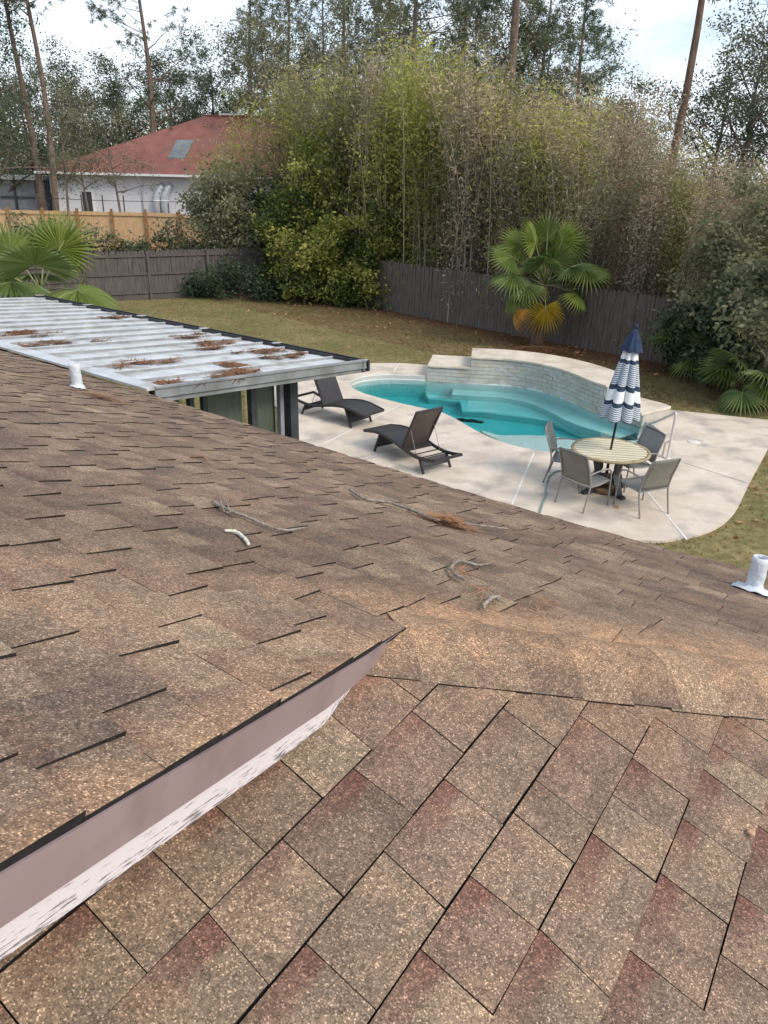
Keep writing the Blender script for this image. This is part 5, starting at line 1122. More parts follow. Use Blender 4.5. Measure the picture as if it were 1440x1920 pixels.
def fan_palm(loc, label, trunk_h, trunk_r, leaves, rad, mats, seed, lean=(0, 0)):
    R = random.Random(seed); root = thing('fan_palm', label, 'palm', loc)
    mb = MB(); n = 9; prof = [(trunk_r*(1.25 if i == 0 else 1.0+.10*math.sin(i*2.2)-.03*i), trunk_h*i/(n-1)) for i in range(n)]
    mb.tube([(lean[0]*z, lean[1]*z, z) for r, z in prof], [r for r, z in prof], 14); trunk = mb.obj('trunk', 'palm_trunk', root)
    for i in range(16):                                             # old leaf stubs round the trunk
        a = i*2.4; z = trunk_h*(0.35+0.6*i/16); c = Vector((lean[0]*z+math.cos(a)*trunk_r*.9, lean[1]*z+math.sin(a)*trunk_r*.9, z)); mb = MB(); mb.tube([c, c+Vector((math.cos(a)*.10, math.sin(a)*.10, .10)), c+Vector((math.cos(a)*.17, math.sin(a)*.17, .20))], [.045, .03, .012], 5); mb.obj('leaf_stub', 'palm_trunk', trunk)
    top = Vector((lean[0]*trunk_h, lean[1]*trunk_h, trunk_h))
    for i, (az, el, pl, rd, droop, mt, roll) in enumerate(leaves):
        az = math.radians(az); el = math.radians(el); d = Vector((math.cos(az)*math.cos(el), math.sin(az)*math.cos(el), math.sin(el)))
        e = top+d*pl-Vector((0, 0, .10*pl*math.cos(el))); mid = (top+e)/2+Vector((0, 0, .05*pl))
        d2 = (e-mid).normalized(); d2 = (d2-Vector((0, 0, droop*.8))).normalized() 
        sd = Vector((-math.sin(az), math.cos(az), 0)); up = sd.cross(d2) if True else None; up = d2.cross(sd); up = -up if up.z < 0 and el < 1.2 else up
        M = Matrix((d2, sd, up)).transposed() @ Matrix.Rotation(math.radians(roll), 3, 'X')
        f = fan_leaf(R, rd, 30, R.uniform(4.3, 5.1), max(.12, droop), R.uniform(.46, .58)); f.v = [tuple(Vector(e)+M @ Vector(v)) for v in f.v]
        lf = f.obj('palm_leaf', mt, root); mb = MB(); mb.tube([top-d*.02, mid, e, Vector(e)+d2*rd*.25], [.022, .016, .012, .006], 6); mb.obj('petiole', 'petiole', lf)
        if mt in ('palm_yellow', 'palm_orange'): lf['label'] = 'yellowing palm leaf' if mt == 'palm_yellow' else 'withered orange palm leaf'
    return root
def palms():
    g, y, o, l = 'palm_green', 'palm_yellow', 'palm_orange', 'palm_lime'
    p = gp(1004, 648, 0)
    # (azimuth deg: 0 right, 90 away, -90 towards the camera; elevation; petiole; fan radius; droop; material; roll)
    lv = [(95, 80, 1.35, .85, .06, g, 0), (178, 72, 1.3, .8, .1, l, -30), (5, 74, 1.35, .8, .1, l, 30), (20, 60, 1.35, .82, .12, g, 35), (60, 68, 1.2, .8, .12, g, -20), (160, 56, 1.4, .82, .18, l, -30), (185, 40, 1.4, .82, .28, g, -35), (140, 45, 1.2, .9, .3, g, 20), (200, 20, 1.15, .92, .42, g, -15), (225, 8, .95, .8, .5, g, 0), (-5, 28, 1.3, .98, .36, g, 20), (25, 35, 1.2, .95, .3, 'palm_deep', 10), (-40, 40, 1.0, .85, .35, 'palm_deep', 15), (-75, 62, .9, .85, .2, g, 0), (250, 50, .95, .85, .3, 'palm_deep', 0), (195, -12, .95, .72, .7, l, 0), (-10, -8, 1.0, .72, .55, l, 10), (-95, -28, .95, .80, .95, y, 0), (212, -30, 1.25, .52, 1.1, o, 30), (15, -2, 1.25, .7, .5, 'palm_deep', 0), (60, 20, 1.1, .9, .4, g, 0), (110, 30, 1.1, .9, .4, g, 0)]
    fan_palm((p[0], p[1], -.03), 'fan palm with yellow lower leaves between the pool wall and the brown fence', 1.85, .17, lv, .95, None, 5, (.06, .05))
    # palm behind the left end of the metal roof
    c = gp(40, 560, 2.55); D = 17.2; b = bearing(45, D)
    hz = level(45, 545, D)
    lv = [(-70, 48, .85, 1.0, .12, g, 0), (-110, 25, .8, .95, .42, 'palm_deep', 0), (30, 62, .95, .8, .10, l, 65), (160, 52, 1.0, .9, .15, g, -30), (-25, 12, 1.0, 1.0, .5, g, 10), (-45, -15, .9, .9, .8, 'palm_deep', 0), (-8, -30, 1.3, .75, .7, l, 10), (200, 30, 1.0, 1.05, .3, g, 0), (90, 60, 1.0, 1.0, .15, g, 0), (-140, -5, .9, .95, .6, 'palm_deep', 0), (120, 20, 1.0, .9, .4, 'palm_deep', 0)]
    fan_palm((b[0], b[1], -.03), 'fan palm behind the far left end of the metal roof', max(1.2, hz), .15, lv, 1.1, None, 8)
    # low palms by the right-hand end of the fence
    for i, (u, D, h, sd, lb) in enumerate([(1350, 22.4, .75, 21, 'low fan palm in shade at the end of the brown fence'), (1482, 19.6, .45, 22, 'low fan palm with drooping pale ribs at the right photo edge'), (1408, 21.6, .45, 23, 'small fan palm between the two others by the right edge')]):
        p = bearing(u, D); R = random.Random(sd); lv = [(k*137.5 % 360, R.uniform(5, 65), R.uniform(.5, .8), R.uniform(.6, .8), R.uniform(.3, .6), 'palm_deep' if R.random() < .75 else 'palm_green', R.uniform(-25, 25)) for k in range(11)]
        fan_palm((p[0], p[1], -.03), lb, h, .13, lv, .7, None, sd)
palms()

def grass():
    R = np.random.default_rng(6); n = 90000
    u = R.uniform(150, 1440, n); v = R.uniform(556, 1075, n); 
    # spread over the lawn in plan
    x = R.uniform(-13, 12, n); y = R.uniform(8.2, 33, n)
    nx = x*.731+y*.682; keep = nx < 19.6+R.normal(0, .9, n)
    fl = (x-FL0[0])*FLN[0]+(y-FL0[1])*FLN[1]; keep &= fl < -0.6
    x, y = x[keep], y[keep]
    D = [tuple(p) for p in DECK]
    from mathutils.geometry import intersect_point_tri_2d
    # point in polygon, vectorised
    def pip(px, py, poly):
        c = np.zeros(len(px), bool); m = len(poly)
        for i in range(m):
            x1, y1 = poly[i]; x2, y2 = poly[(i+1) % m]
            if y1 == y2: continue
            hit = ((y1 > py) != (y2 > py)) & (px < (x2-x1)*(py-y1)/(y2-y1)+x1); c ^= hit
        return c
    k = ~pip(x, y, [(p[0], p[1]) for p in DECK]); k &= ~pip(x, y, [tuple(p) for p in WALL_IN]+[tuple(p) for p in WALL_OUT[::-1]])
    x, y = x[k], y[k]; n = len(x); z = gz(x, y)-.035
    h = R.uniform(.02, .055, n); a = R.uniform(0, 6.28, n); w = R.uniform(.006, .014, n); b = np.stack([x, y, z], 1); s = np.stack([np.cos(a), np.sin(a), 0*a], 1)*w[:, None]; t = b+np.stack([R.normal(0, .02, n), R.normal(0, .02, n), h], 1)
    V = np.stack([b-s, b+s, t], 1); o = leafmesh('grass', V, R.random(n), 'grass_blade'); tag(o, 'short dry grass of the back lawn', 'grass', kind='stuff')
grass()
def straw_bed():
    R = np.random.default_rng(16); n = 26000
    t = R.uniform(-8, 14, n); off = -R.random(n)**1.4*4.2; nrm = np.array([-de[1], de[0]]); nrm = nrm if nrm[1] > 0 else -nrm
    P = C_+np.outer(t, de)+np.outer(off, nrm); keep = np.ones(n, bool)
    for a, b in zip(WALL_OUT, WALL_OUT[1:]): pass
    z = gz(P[:, 0], P[:, 1])-.03+R.random(n)*.02; ang = R.uniform(0, 6.28, n); L_ = R.uniform(.06, .16, n); d = np.stack([np.cos(ang), np.sin(ang), R.normal(0, .12, n)], 1)*L_[:, None]/2; s = np.cross(d, [0, 0, 1.0]); s = s/np.linalg.norm(s, axis=1)[:, None]*.006
    c = np.stack([P[:, 0], P[:, 1], z], 1); V = np.stack([c-d-s, c+d-s, c+d+s, c-d+s], 1)
    dist = np.min(np.stack([np.hypot(c[:, 0]-q[0], c[:, 1]-q[1]) for q in WALL_OUT[::2]], 1), axis=1); V = V[dist > .5]; o = leafmesh('straw_bed', V, R.random(len(V)), 'pine_straw'); tag(o, 'fallen brown pine straw along the foot of the brown fence', 'pine straw', kind='stuff')
    c = gp(1008, 660, 0); n = 5000; r = np.abs(R.normal(0, .55, n)); a = R.uniform(0, 6.28, n); z = .16*np.exp(-(r/.6)**2)+R.random(n)*.02-.03
    q = np.stack([c[0]+r*np.cos(a)*1.3, c[1]+r*np.sin(a), z], 1); ang = R.uniform(0, 6.28, n); d = np.stack([np.cos(ang), np.sin(ang), R.normal(0, .2, n)], 1)*.05; s = np.cross(d, [0, 0, 1.0]); s = s/np.linalg.norm(s, axis=1)[:, None]*.008
    o = leafmesh('mulch_mound', np.stack([q-d-s, q+d-s, q+d+s, q-d+s], 1), R.random(n), 'pine_straw'); tag(o, 'mound of red brown mulch around the foot of the pool palm', 'mulch', kind='stuff')
straw_bed()
def litter():
    R = np.random.default_rng(44); n = 420; t = R.uniform(-7, 12, n); off = -np.abs(R.normal(0, 2.6, n))-.1; nrm = np.array([-de[1], de[0]]); nrm = nrm if nrm[1] > 0 else -nrm
    P = C_+np.outer(t, de)+np.outer(off, nrm); P = np.concatenate([P, np.stack([R.uniform(4.6, 9, 60), R.uniform(8.6, 12.5, 60)], 1)]); dist = np.min(np.stack([np.hypot(P[:, 0]-q[0], P[:, 1]-q[1]) for q in WALL_OUT[::2]], 1), axis=1); P = P[dist > .9]
    P = np.array([p for p in P if not inside(p, DECK)]); C = np.stack([P[:, 0], P[:, 1], gz(P[:, 0], P[:, 1])+.01], 1); V = leaves_at(C, R, .09, 1.5, .8); o = leafmesh('leaf_litter', V, R.random(len(C)), 'pine_straw_rust'); tag(o, 'scattered pale dry leaves on the lawn and straw', 'leaves', kind='stuff')
litter()

# ------------------------------------------------------------------ things on the pool deck
def lounger(loc, rz, label, back_mat):
    """local x from the foot end (0) to the head end (2.05), width along y"""
    root = thing('sun_lounger', label, 'lounger', loc, rz, 'woven sun loungers on the deck'); W = .31
    zc = lambda x: float(np.interp(x, [0, .15, .35, .6, .85, 1.1, 1.35, 1.6, 1.85, 2.05], [.315, .345, .385, .40, .37, .315, .265, .245, .27, .315]))
    xs = np.linspace(0, 1.28, 22); mb = MB(); V = []
    for x in xs: V += [(x-1.0, -W+.012, zc(x)+.012), (x-1.0, W-.012, zc(x)+.012), (x-1.0, W-.012, zc(x)-.018), (x-1.0, -W+.012, zc(x)-.018)]
    n = len(xs); mb.add(V, [(4*i+k, 4*i+4+k, 4*i+4+(k+1) % 4, 4*i+(k+1) % 4) for i in range(n-1) for k in range(4)]+[(0, 1, 2, 3), (4*n-1, 4*n-2, 4*n-3, 4*n-4)], 0, False); mb.obj('seat', 'wicker_black', root)
    for s in (-1, 1):
        mb = MB()
        q = np.linspace(0, 2.05, 26)
        for i in range(25): mb.beam((q[i]-1.0, s*W, zc(q[i])), (q[i+1]-1.0+.004, s*W, zc(q[i+1])), .035, .05)
        mb.obj('side_rail', 'wicker_black', root)
    mb = MB(); mb.beam((1.045, -W, zc(2.05)), (1.045, W, zc(2.05)), .035, .045); mb.obj('head_rail', 'wicker_black', root)
    mb = MB(); mb.beam((-.995, -W, zc(0)), (-.995, W, zc(0)), .035, .045); mb.obj('foot_rail', 'wicker_black', root)
    for x in (1.62, 1.45):
        mb = MB(); mb.tube([(x-1.0, -W, zc(x)-.01), (x-1.0, W, zc(x)-.01)], .011, 6); mb.obj('cross_bar', 'frame_black', root)
    # backrest raised about its hinge
    hx, hz, an, L_ = 1.14-1.0, zc(1.14)+.01, math.radians(63), .80
    ux, uz = math.cos(an), math.sin(an); mb = MB(); nn = 8; V = []
    for i in range(nn+1):
        t = L_*i/nn; bow = .02*math.sin(math.pi*i/nn); cx, cz = hx+ux*t+uz*bow*-1, hz+uz*t+ux*bow; V += [(cx-uz*.014, -W+.03, cz+ux*.014), (cx-uz*.014, W-.03, cz+ux*.014), (cx+uz*.014, W-.03, cz-ux*.014), (cx+uz*.014, -W+.03, cz-ux*.014)]
    mb.add(V, [(4*i+k, 4*i+4+k, 4*i+4+(k+1) % 4, 4*i+(k+1) % 4) for i in range(nn) for k in range(4)]+[(0, 1, 2, 3), (4*nn+3, 4*nn+2, 4*nn+1, 4*nn)]); br = mb.obj('backrest', back_mat, root)
    mb = MB(); P = lambda t, y: (hx+ux*t, y, hz+uz*t)
    for a, b in ((P(0, -W+.02), P(L_, -W+.02)), (P(0, W-.02), P(L_, W-.02)), (P(L_, -W+.005), P(L_, W-.005))): mb.beam(a, b, .03, .03, up=(-uz, 0, ux))
    mb.obj('back_frame', 'wicker_black', br)
    for s in (-1, 1):
        mb = MB(); mb.tube([P(L_*.52, s*(W-.04)), (1.52-1.0, s*(W-.04), zc(1.52))], .005, 6); mb.obj('prop_rod', 'chair_frame', root)
    # two sloping leg panels, each with two feet
    for x0, x1 in ((.34, .50), (1.78, 1.66)):
        mb = MB(); xa, xb = x0-1.0, x1-1.0; xt = (xb, zc(x1)-.02); xf = (xa, 0)
        hgt = zc(x1)-.02; low = .09
        f = lambda z: xa+(xb-xa)*z/hgt
        mb.add([(f(low)-.012, -W+.01, low), (f(low)-.012, W-.01, low), (xb-.012, W-.01, hgt), (xb-.012, -W+.01, hgt), (f(low)+.012, -W+.01, low), (f(low)+.012, W-.01, low), (xb+.012, W-.01, hgt), (xb+.012, -W+.01, hgt)], [(0, 3, 2, 1), (4, 5, 6, 7), (0, 1, 5, 4), (3, 7, 6, 2), (0, 4, 7, 3), (1, 2, 6, 5)]); pan = mb.obj('leg_panel', 'wicker_black', root)
        for s in (-1, 1):
            mb = MB(); mb.beam((xa, s*W, 0), (xb, s*W, hgt), .035, .035); mb.obj('leg', 'frame_black', root)
    return root
def loungers():
    a = gp(569, 777, 0); b = gp(663, 804, 0); d = b-a; d /= np.linalg.norm(d); side = np.array([-d[1], d[0], 0]); c = (a+b)/2+side*.31
    lounger((c[0], c[1], .002), math.atan2(-d[1], -d[0]), 'black woven sun lounger beside the corner post of the metal roof', 'wicker_black')
    f = (gp(708, 842, 0)+gp(733, 834, 0))/2; r = (gp(793, 888, 0)+gp(843, 876, 0))/2; d = r-f; d /= np.linalg.norm(d); c = (f+r)/2
    lounger((c[0], c[1], .002), math.atan2(d[1], d[0]), 'black woven sun lounger showing its brown backrest, nearer the table', 'wicker_brown')
loungers()

TABLE = gp(1145, 843, .715)
def table():
    root = thing('patio_table', 'round patio table with pale slatted top and dark legs', 'table', (TABLE[0], TABLE[1], 0), math.radians(-8)); R_ = .63; z = .715
    n = 10; w = 2*(R_-.045)/n
    for i in range(n):
        y0 = -(R_-.045)+i*w+.018; y1 = y0+w-.036; r = R_-.045
        xa = [math.sqrt(max(0, r*r-y*y)) for y in np.linspace(y0, y1, 6)]; ys = np.linspace(y0, y1, 6)
        poly = [(x, y) for x, y in zip(xa, ys)]+[(-x, y) for x, y in zip(xa[::-1], ys[::-1])]
        mb = MB(); mb.prism(poly, z-.009, z); mb.obj('slat', 'table_slat', root, bevel=.002)
    mb = MB(); mb.lathe([(R_-.05, z-.03), (R_, z-.03), (R_+.006, z-.012), (R_, z+.004), (R_-.05, z+.004), (R_-.05, z-.03)], 48, caps=False); mb.obj('rim', 'table_rim', root)
    mb = MB(); mb.prism([((R_-.06)*math.cos(a), (R_-.06)*math.sin(a)) for a in np.linspace(0, 6.283, 32, endpoint=False)], z-.022, z-.010); mb.obj('underside', 'table_rim', root)
    for k in range(4):
        a = math.radians(45+90*k-12); c, s = math.cos(a), math.sin(a); mb = MB(); mb.beam((c*.30, s*.30, z-.03), (c*.20, s*.20, .35), .13, .035, up=(c, s, 0)); mb.beam((c*.20, s*.20, .35), (c*.34, s*.34, .04), .13, .035, up=(c, s, 0)); mb.obj('leg', 'table_leg', root)
        mb = MB(); mb.beam((c*.02, s*.02, .03), (c*.46, s*.46, .025), .09, .045); mb.obj('foot', 'table_leg', root)
    mb = MB(); mb.lathe([(.24, .20), (.24, .225), (.20, .23)], 24); mb.obj('brace_plate', 'table_leg', root)
table()
def chair(loc, rz, label, back='sling_grey'):
    """faces local +y"""
    root = thing('patio_chair', label, 'chair', loc, rz, 'grey sling chairs round the patio table'); W = .28
    for s in (-1, 1):
        mb = MB(); x = s*W
        pts = catmull([(x, -.33, 0), (x, -.27, .22), (x, -.235, .40), (x, -.27, .60), (x*.98, -.335, .78), (x*.95, -.39, .93)], 4); mb.tube(pts, .014, 8); mb.obj('back_post', 'chair_frame', root)
        pts = catmull([(x*1.03, .27, 0), (x*1.03, .255, .30), (x*1.04, .24, .52), (x*1.05, .19, .615), (x*1.05, .05, .645), (x*1.05, -.12, .64), (x*1.0, -.27, .62)], 5); mb = MB(); mb.tube(pts, .013, 8); mb.obj('arm', 'chair_frame', root)
        mb = MB(); mb.tube([(x, -.24, .405), (x, 0, .40), (x, .255, .43)], .012, 8); mb.obj('seat_rail', 'chair_frame', root)
    for y, z, nm in ((.255, .425, 'front_bar'), (-.238, .40, 'rear_bar')):
        mb = MB(); mb.tube([(-W, y, z), (W, y, z)], .011, 8); mb.obj(nm, 'chair_frame', root)
    mb = MB(); mb.tube([(-W*.95, -.39, .93), (0, -.41, .945), (W*.95, -.39, .93)], .013, 8); mb.obj('top_bar', 'chair_frame', root)
    def sheet(path, w0, w1, nm, mat, sag):
        mb = MB(); m = 9; V = []
        for i, (y, z) in enumerate(path):
            t = i/(len(path)-1)
            for k in range(m):
                q = -1+2*k/(m-1); ww = w0+(w1-w0)*t; dz = -sag*(1-q*q); V.append((ww*q, y+(dz if nm == 'backrest' else 0), z+(dz if nm == 'seat' else 0)))
        n = len(path); mb.add(V, [(i*m+k, i*m+k+1, (i+1)*m+k+1, (i+1)*m+k) for i in range(n-1) for k in range(m-1)], 0, True); o = mb.obj(nm, mat, root)
        sd = o.modifiers.new('thickness', 'SOLIDIFY'); sd.thickness = .006
    sheet([(.262, .432), (.20, .428), (.10, .41), (-.05, .392), (-.15, .395), (-.22, .405)], W-.006, W-.006, 'seat', 'sling_grey', .02)
    sheet([(-.245, .44), (-.25, .50), (-.262, .58), (-.295, .68), (-.335, .78), (-.37, .88), (-.395, .932)], W-.006, W*.94, 'backrest', back, .03)
def chairs():
    # seat centres and the way each one faces
    r = (gp(1045, 941, 0)+gp(1093, 961, 0))/2; q = gp(1093, 961, 0)-gp(1045, 941, 0)
    def put(c, face, lb, bk='sling_grey'): chair((c[0], c[1], .002), math.atan2(face[1], face[0])-math.pi/2, lb, bk)
    f = np.array([-q[1], q[0]]); f /= np.linalg.norm(f); c = r[:2]+f*.30; put(c, f, 'grey sling chair with its back to the roof, nearest the hose', 'sling_taupe')
    r = (gp(1204, 971, 0)+gp(1243, 962, 0))/2; fr = (gp(1152, 944, 0)+gp(1197, 935, 0))/2; f = (fr-r)[:2]; f /= np.linalg.norm(f); put(r[:2]+f*.30, f, 'grey sling chair turned sideways at the right front of the table', 'sling_taupe')
    b = gp(1054, 852, .45); f = np.array([.94, -.34]); put(b[:2]+f*.10, f, 'grey sling chair at the left back of the table, before the water')
    b = gp(1190, 856, .5); f = TABLE[:2]+[-.1, .1]-b[:2]; f /= np.linalg.norm(f); put(b[:2]+f*.05, f, 'pale sling chair at the right back of the table, beside the handrail')
chairs()
def umbrella():
    base = np.array([TABLE[0], TABLE[1], 0]); top = EYE+(lambda d: d*((np.hypot(TABLE[0], TABLE[1])+.02)/np.hypot(d[0], d[1])))(sight(1193, 612))
    ax = top-np.array([base[0], base[1], .70]); ax_l = np.linalg.norm(ax); ax /= ax_l; foot = base+[0, 0, .05]; 
    root = thing('closed_umbrella', 'closed navy and white striped patio umbrella standing through the table', 'umbrella', tuple(base))
    M = Vector(ax).to_track_quat('Z', 'Y').to_matrix()
    P0_ = Vector((base[0], base[1], .70))
    def L2(p): return M @ Vector(p)+P0_
    mb = MB(); mb.tube([foot, L2((0, 0, 0)), L2((0, 0, ax_l))], .019, 10); mb.obj('pole', 'frame_black', root, world=True)
    H = ax_l; zb, zt = H*.31, H*.86; nr = 40; nv = 26; V = []; UV = []
    lobes = 8
    for j in range(nv+1):
        t = j/nv; z = zb+(zt-zb)*t
        r = .275*(1-t)**.9+.090
        for k in range(nr*2):
            a = 2*math.pi*k/(nr*2); fold = abs(math.sin(a*lobes/2+.3*math.sin(a)))**.6
            rr = r*(.62+.38*fold)*(1+.05*math.sin(a*3+t*4)); sag = -.05*(1-t)*fold
            V.append(L2((rr*math.cos(a)-.05*(1-t), rr*math.sin(a)*.92, z+sag))); UV.append((k/(nr*2), t))
    m = nr*2; F = [(j*m+k, j*m+(k+1) % m, (j+1)*m+(k+1) % m, (j+1)*m+k) for j in range(nv) for k in range(m)]
    mb = MB(); mb.add(V, F, 0, True); can = mb.obj('canopy', 'striped_canopy', root, world=True); uvl = can.data.uv_layers.new(name='UVMap')
    for lp in can.data.loops: uvl.data[lp.index].uv = UV[lp.vertex_index]
    s = can.modifiers.new('thickness', 'SOLIDIFY'); s.thickness = .004
    mb = MB(); V = []; nv = 8
    for j in range(nv+1):
        t = j/nv; z = H*.825+(H*.985-H*.825)*t
        for k in range(48):
            a = 2*math.pi*k/48; fold = abs(math.sin(a*4))**.7; r = (.165*(1-t)**.75+.018)*(.78+.22*fold); V.append(L2((r*math.cos(a), r*math.sin(a), z-.03*fold*(1-t))))
    mb.add(V, [(j*48+k, j*48+(k+1) % 48, (j+1)*48+(k+1) % 48, (j+1)*48+k) for j in range(nv) for k in range(48)], 0, True); mb.obj('top_cap', 'navy_cloth', root, world=True)
    mb = MB(); mb.tube([L2((0, 0, H*.98)), L2((0, 0, H*1.01)), L2((0, 0, H*1.02))], [.022, .03, .012], 10); mb.obj('finial', 'navy_cloth', root, world=True)
    mb = MB(); mb.tube([L2((0, 0, zt-.02)), L2((0, 0, zt+.03))], .095, 16); mb.obj('tie_band', 'frame_black', root, world=True)
    mb = MB(); mb.lathe([(.25, 0), (.25, .06), (.22, .085), (.05, .10), (.035, .10), (.03, .30)], 24, (base[0], base[1], .004)); mb.obj('base', 'base_brown', root, world=True)
umbrella()

def pool_bits():
    b = gp(1251, 860, 0); tp = np.array([b[0], b[1], 0]); 
    D = np.hypot(b[0], b[1]); d = sight(1268, 774); top = EYE+d*(D*1.005/np.hypot(d[0], d[1])); end = gp(1203, 803, .12)
    up = top*1.0; pts = [tuple(b-[0, 0, .02]), tuple(b+(top-b)*.5), tuple(b+(top-b)*.88), tuple(top+(end-top)*.02), tuple(top+(end-top)*.12), tuple(top+(end-top)*.5), tuple(end), tuple(end-[.02, -.03, .5])]
    root = thing('handrail', 'pale bent tube handrail leading into the pool beside the table', 'handrail', (b[0], b[1], 0))
    mb = MB(); mb.tube(catmull(pts, 6), .024, 10); mb.obj('rail_tube', 'rail_metal', root, world=True)
    m = gp(1242, 856, 0); mb = MB(); mb.tube([m-[0, 0, .02], m+(top-b)*.30, b+(top-b)*.40], .020, 10); mb.obj('brace_tube', 'rail_metal', root, world=True)
    for q in (b, m): mb = MB(); mb.lathe([(.055, .004), (.055, .016), (.03, .028)], 16, (q[0], q[1], 0)); mb.obj('flange', 'rail_metal', root, world=True)
    c = gp(1301, 829, 0); mb = MB(); mb.lathe([(.125, .002), (.125, .010), (.115, .014)], 28, (c[0], c[1], 0)); tag(mb.obj('deck_skimmer', 'skimmer_white'), 'round white skimmer cover on the deck right of the handrail', 'skimmer')
    hp = [(1056, 882), (1042, 884), (1031, 892), (1026, 903), (1024, 918), (1022, 932), (1017, 946), (1012, 962), (1006, 985)]
    mb = MB(); mb.tube(catmull([gp(u, v, .02) for u, v in hp], 5), .014, 8); tag(mb.obj('garden_hose', 'hose_teal'), 'teal garden hose curving over the deck beside the left chairs', 'hose')
    # long pale pipe at the foot of the fence
    a, e = gp(1203, 661, .03), gp(1300, 675, .03); mb = MB(); mb.tube([a, (a+e)/2+[0, .03, 0], e], .035, 8); tag(mb.obj('ground_pipe', 'pipe_pvc'), 'long pale pipe lying at the foot of the brown fence', 'pipe')
pool_bits()

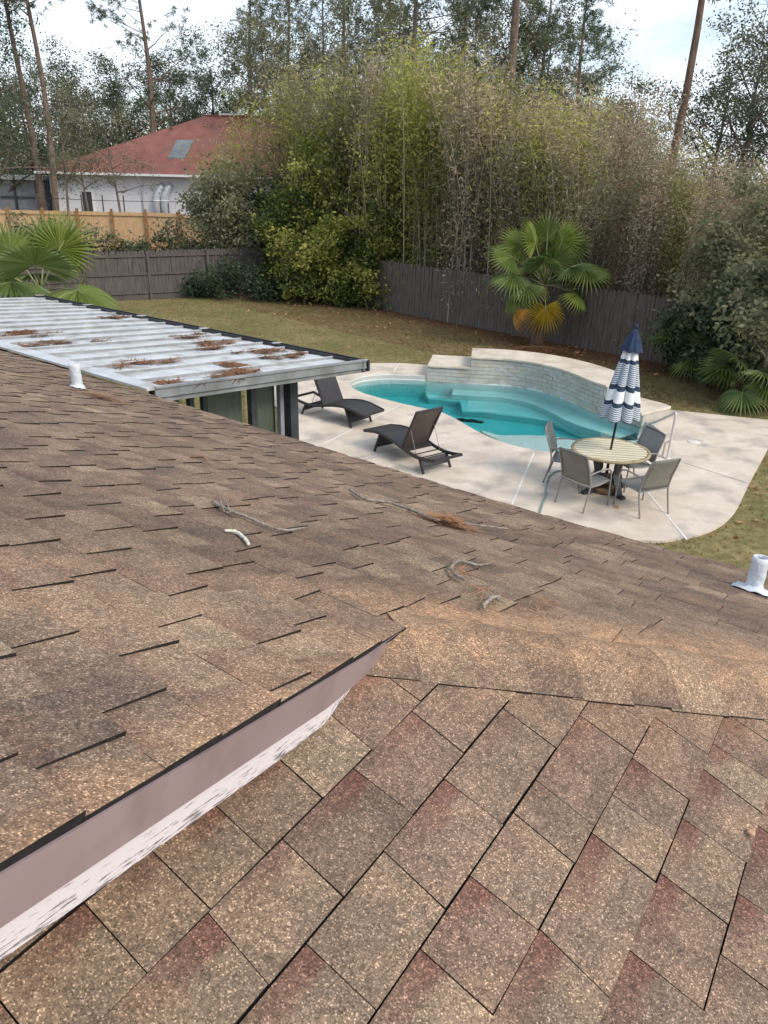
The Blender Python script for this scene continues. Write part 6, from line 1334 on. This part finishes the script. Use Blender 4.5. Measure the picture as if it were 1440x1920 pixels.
# ------------------------------------------------------------------ things on the roof
def on_roofA(u, v, off=0.0): return on_plane(u, v, nA, P0+nAu*(0.010+off))
def roof_bits():
    def stick(px, r, mat, label, twigs=(), nm='fallen_stick'):
        P = [on_roofA(u, v, r0*.8) for (u, v), r0 in zip(px, r)]; c = P[0].copy(); mb = MB()
        r = [q*.52 for q in r]; pts = catmull([p-c for p in P], 5); rr = list(np.interp(np.linspace(0, 1, len(pts)), np.linspace(0, 1, len(r)), r))
        R = random.Random(len(label)); mb.tube([p+np.array([R.gauss(0, .0015), R.gauss(0, .0015), 0]) for p in pts], [q*R.uniform(.85, 1.12) for q in rr], 8)
        for tw in twigs:
            Q = [on_roofA(u, v, .008)+nAu*k*.006-c for k, (u, v) in enumerate(tw)]; mb.tube(catmull(Q, 3), list(np.linspace(r[0]*.55, .0015, (len(Q)-1)*3+1)), 6)
        o = mb.obj(nm, mat); o.location = c; tag(o, label, 'stick')
    stick([(398, 940), (428, 956), (460, 968), (498, 984), (532, 994), (574, 989)], [.010, .012, .012, .010, .009, .005], 'stick_pale', 'grey brown stick with a forked end lying left of centre on the shingles', [[(418, 952), (412, 938), (420, 966), (434, 968)], [(430, 957), (424, 942), (414, 936)]])
    stick([(656, 918), (668, 926), (686, 936), (720, 940), (755, 950), (790, 964), (815, 974), (860, 980), (905, 986), (953, 992)], [.014, .013, .012, .013, .013, .014, .013, .012, .012, .009], 'stick_bark', 'longest dark stick with rust coloured pine straw around it')
    stick([(423, 995), (438, 996), (452, 1003), (462, 1014), (465, 1021)], [.009, .011, .011, .011, .009], 'stick_white', 'short white curved stick on the shingles', nm='white_stick')
    stick([(923, 1055), (900, 1060), (878, 1055), (862, 1051), (850, 1057), (846, 1068), (856, 1079), (872, 1087)], [.005, .009, .010, .010, .011, .011, .011, .010], 'stick_bark', 'hook shaped grey twig below the longest stick')
    stick([(936, 1118), (922, 1122), (912, 1130), (905, 1139)], [.011, .012, .011, .008], 'stick_pale', 'small forked grey twig near the hip of the roof', [[(926, 1121), (918, 1115), (912, 1114)], [(930, 1121), (938, 1132), (942, 1136)]])
    # pine straw
    R = np.random.default_rng(9)
    def straw(u, v, lw, ls, n, label, du=(1, 0.2), mat='pine_straw_rust', h=.02, L0=.07, wid=.0012, tone=0.0):
        c = on_roofA(u, v, .004); e = on_roofA(u+du[0]*20, v+du[1]*20, .004)-c; e /= np.linalg.norm(e); s = np.cross(nAu, e)
        x = R.normal(0, lw, n); y = R.normal(0, ls, n); a = R.normal(0, .6, n); L_ = R.uniform(.6, 1.4, n)*L0; d = np.outer(np.cos(a), e)+np.outer(np.sin(a), s)+np.outer(R.normal(0, .08, n), nAu); q = np.outer(x, e)+np.outer(y, s)+np.outer(R.random(n)*h*np.exp(-(x/lw)**2*.6), nAu); sd = np.cross(d, nAu); sd /= np.linalg.norm(sd, axis=1)[:, None]
        V = np.stack([q-d*L_[:, None]-sd*wid, q+d*L_[:, None]-sd*wid, q+d*L_[:, None]+sd*wid, q-d*L_[:, None]+sd*wid], 1); o = leafmesh('pine_straw_clump', V, np.clip(R.random(n)+tone, 0, 1), mat); o.location = c; tag(o, label, 'pine straw')
    straw(838, 979, .050, .030, 130, 'rust coloured clump of pine straw caught on the longest stick', (1, .3), wid=.0022, h=.035)
    straw(196, 746, .10, .07, 150, 'heap of pine straw below the left vent pipe', (1, .3), L0=.06, wid=.002, h=.03)
    straw(868, 1076, .02, .008, 10, 'few pine needles by the hook shaped twig', (1, -.4), L0=.05)
    straw(900, 1112, .03, .006, 9, 'thin pine needles between the two twigs', (.7, 1), L0=.07)
    straw(978, 1001, .05, .006, 8, 'few stray needles right of the longest stick', (1, .2), L0=.06)
    straw(382, 861, .09, .004, 7, 'single light brown needle bunch high on the shingles', (1, .15), L0=.09, wid=.002)
    straw(562, 869, .06, .004, 5, 'pale needle scrap near the middle of the eave', (1, .2), L0=.06, wid=.002)
    straw(98, 703, .05, .03, 26, 'small brown scrap of straw left of the left vent pipe', (1, .2), L0=.03, wid=.004)
    straw(1000, 1128, .05, .02, 14, 'faint needles lying near the small forked twig', (1, -.3), L0=.06)
    # vent pipes with lead flashing
    def vent(foot_px, h, r, label, tilt, fl=2.3):
        f = on_roofA(*foot_px, 0); root = thing('vent_pipe', label, 'vent pipe', tuple(f)); mb = MB()
        top = np.array([tilt[0], tilt[1], h]); n = 10
        mb.tube([top*i/(n-1)-[0, 0, .03*(i == 0)] for i in range(n)], [r*(1.03 if i < 2 else 1+.03*math.sin(i*1.9)) for i in range(n)], 18, cap=False); mb.obj('sleeve', 'lead_pipe', root).modifiers.new('thickness', 'SOLIDIFY').thickness = .006
        mb = MB(); q = np.array([0, 0, 0]); V = []
        # flat flange laid on the slope, slightly buckled
        m = 20
        for rr, zz in ((r*.98, .03), (r*1.25, .010), (r*fl, .006)):
            for k in range(m):
                a = 2*math.pi*k/m; sq = 1/max(abs(math.cos(a)), abs(math.sin(a))) if rr > r*1.6 else 1; p = (sA*math.cos(a)+tA*math.sin(a))*rr*sq; p = p-np.array([0, 0, KA*float(p@sA)]); V.append(p+nAu*(zz+.004*math.sin(k*2.3)))
        mb.add(V, [(j*m+k, j*m+(k+1) % m, (j+1)*m+(k+1) % m, (j+1)*m+k) for j in range(2) for k in range(m)], 0, True); mb.obj('flange', 'lead_pipe', root).modifiers.new('thickness', 'SOLIDIFY').thickness = .003
        mb = MB(); V = [tuple(top+np.array([r*.8*math.cos(a), r*.8*math.sin(a), -.05])) for a in np.linspace(0, 6.283, 16, endpoint=False)]; mb.add(V, [tuple(range(16))]); mb.obj('bore', 'galvanised', root)
    f1 = on_roofA(146, 727); D1 = np.hypot(*f1[:2]); h1 = level(144, 681, D1)-f1[2]
    vent((146, 727), h1, .042, 'pale lead vent pipe against the metal roof on the left', (-.005, 0), 1.45)
    f2 = on_roofA(1412, 1106); D2 = np.hypot(*f2[:2]); h2 = level(1424, 1046, D2)-f2[2]
    vent((1412, 1106), h2, .036, 'pale lead vent pipe with buckled flange at the right photo edge', (.010, .012))
    c = on_plane(1408, 1562, nB, PB+nBu*.012); mb = MB(); V = []
    for i in range(12):
        a = 2*math.pi*i/12; V.append(sB*.011*math.cos(a)*(1.2 if i in (0,) else 1)+tB*.008*math.sin(a)+nBu*(.003+.003*math.cos(2*a)))
    mb.add([v-nBu*KB*0 for v in V], [tuple(range(12))], 0, True); o = mb.obj('dry_leaf', 'dry_leaf'); o.location = c; o.modifiers.new('thickness', 'SOLIDIFY').thickness = .001; tag(o, 'small dry orange leaf on the lower shingles at the right', 'leaf')
roof_bits()
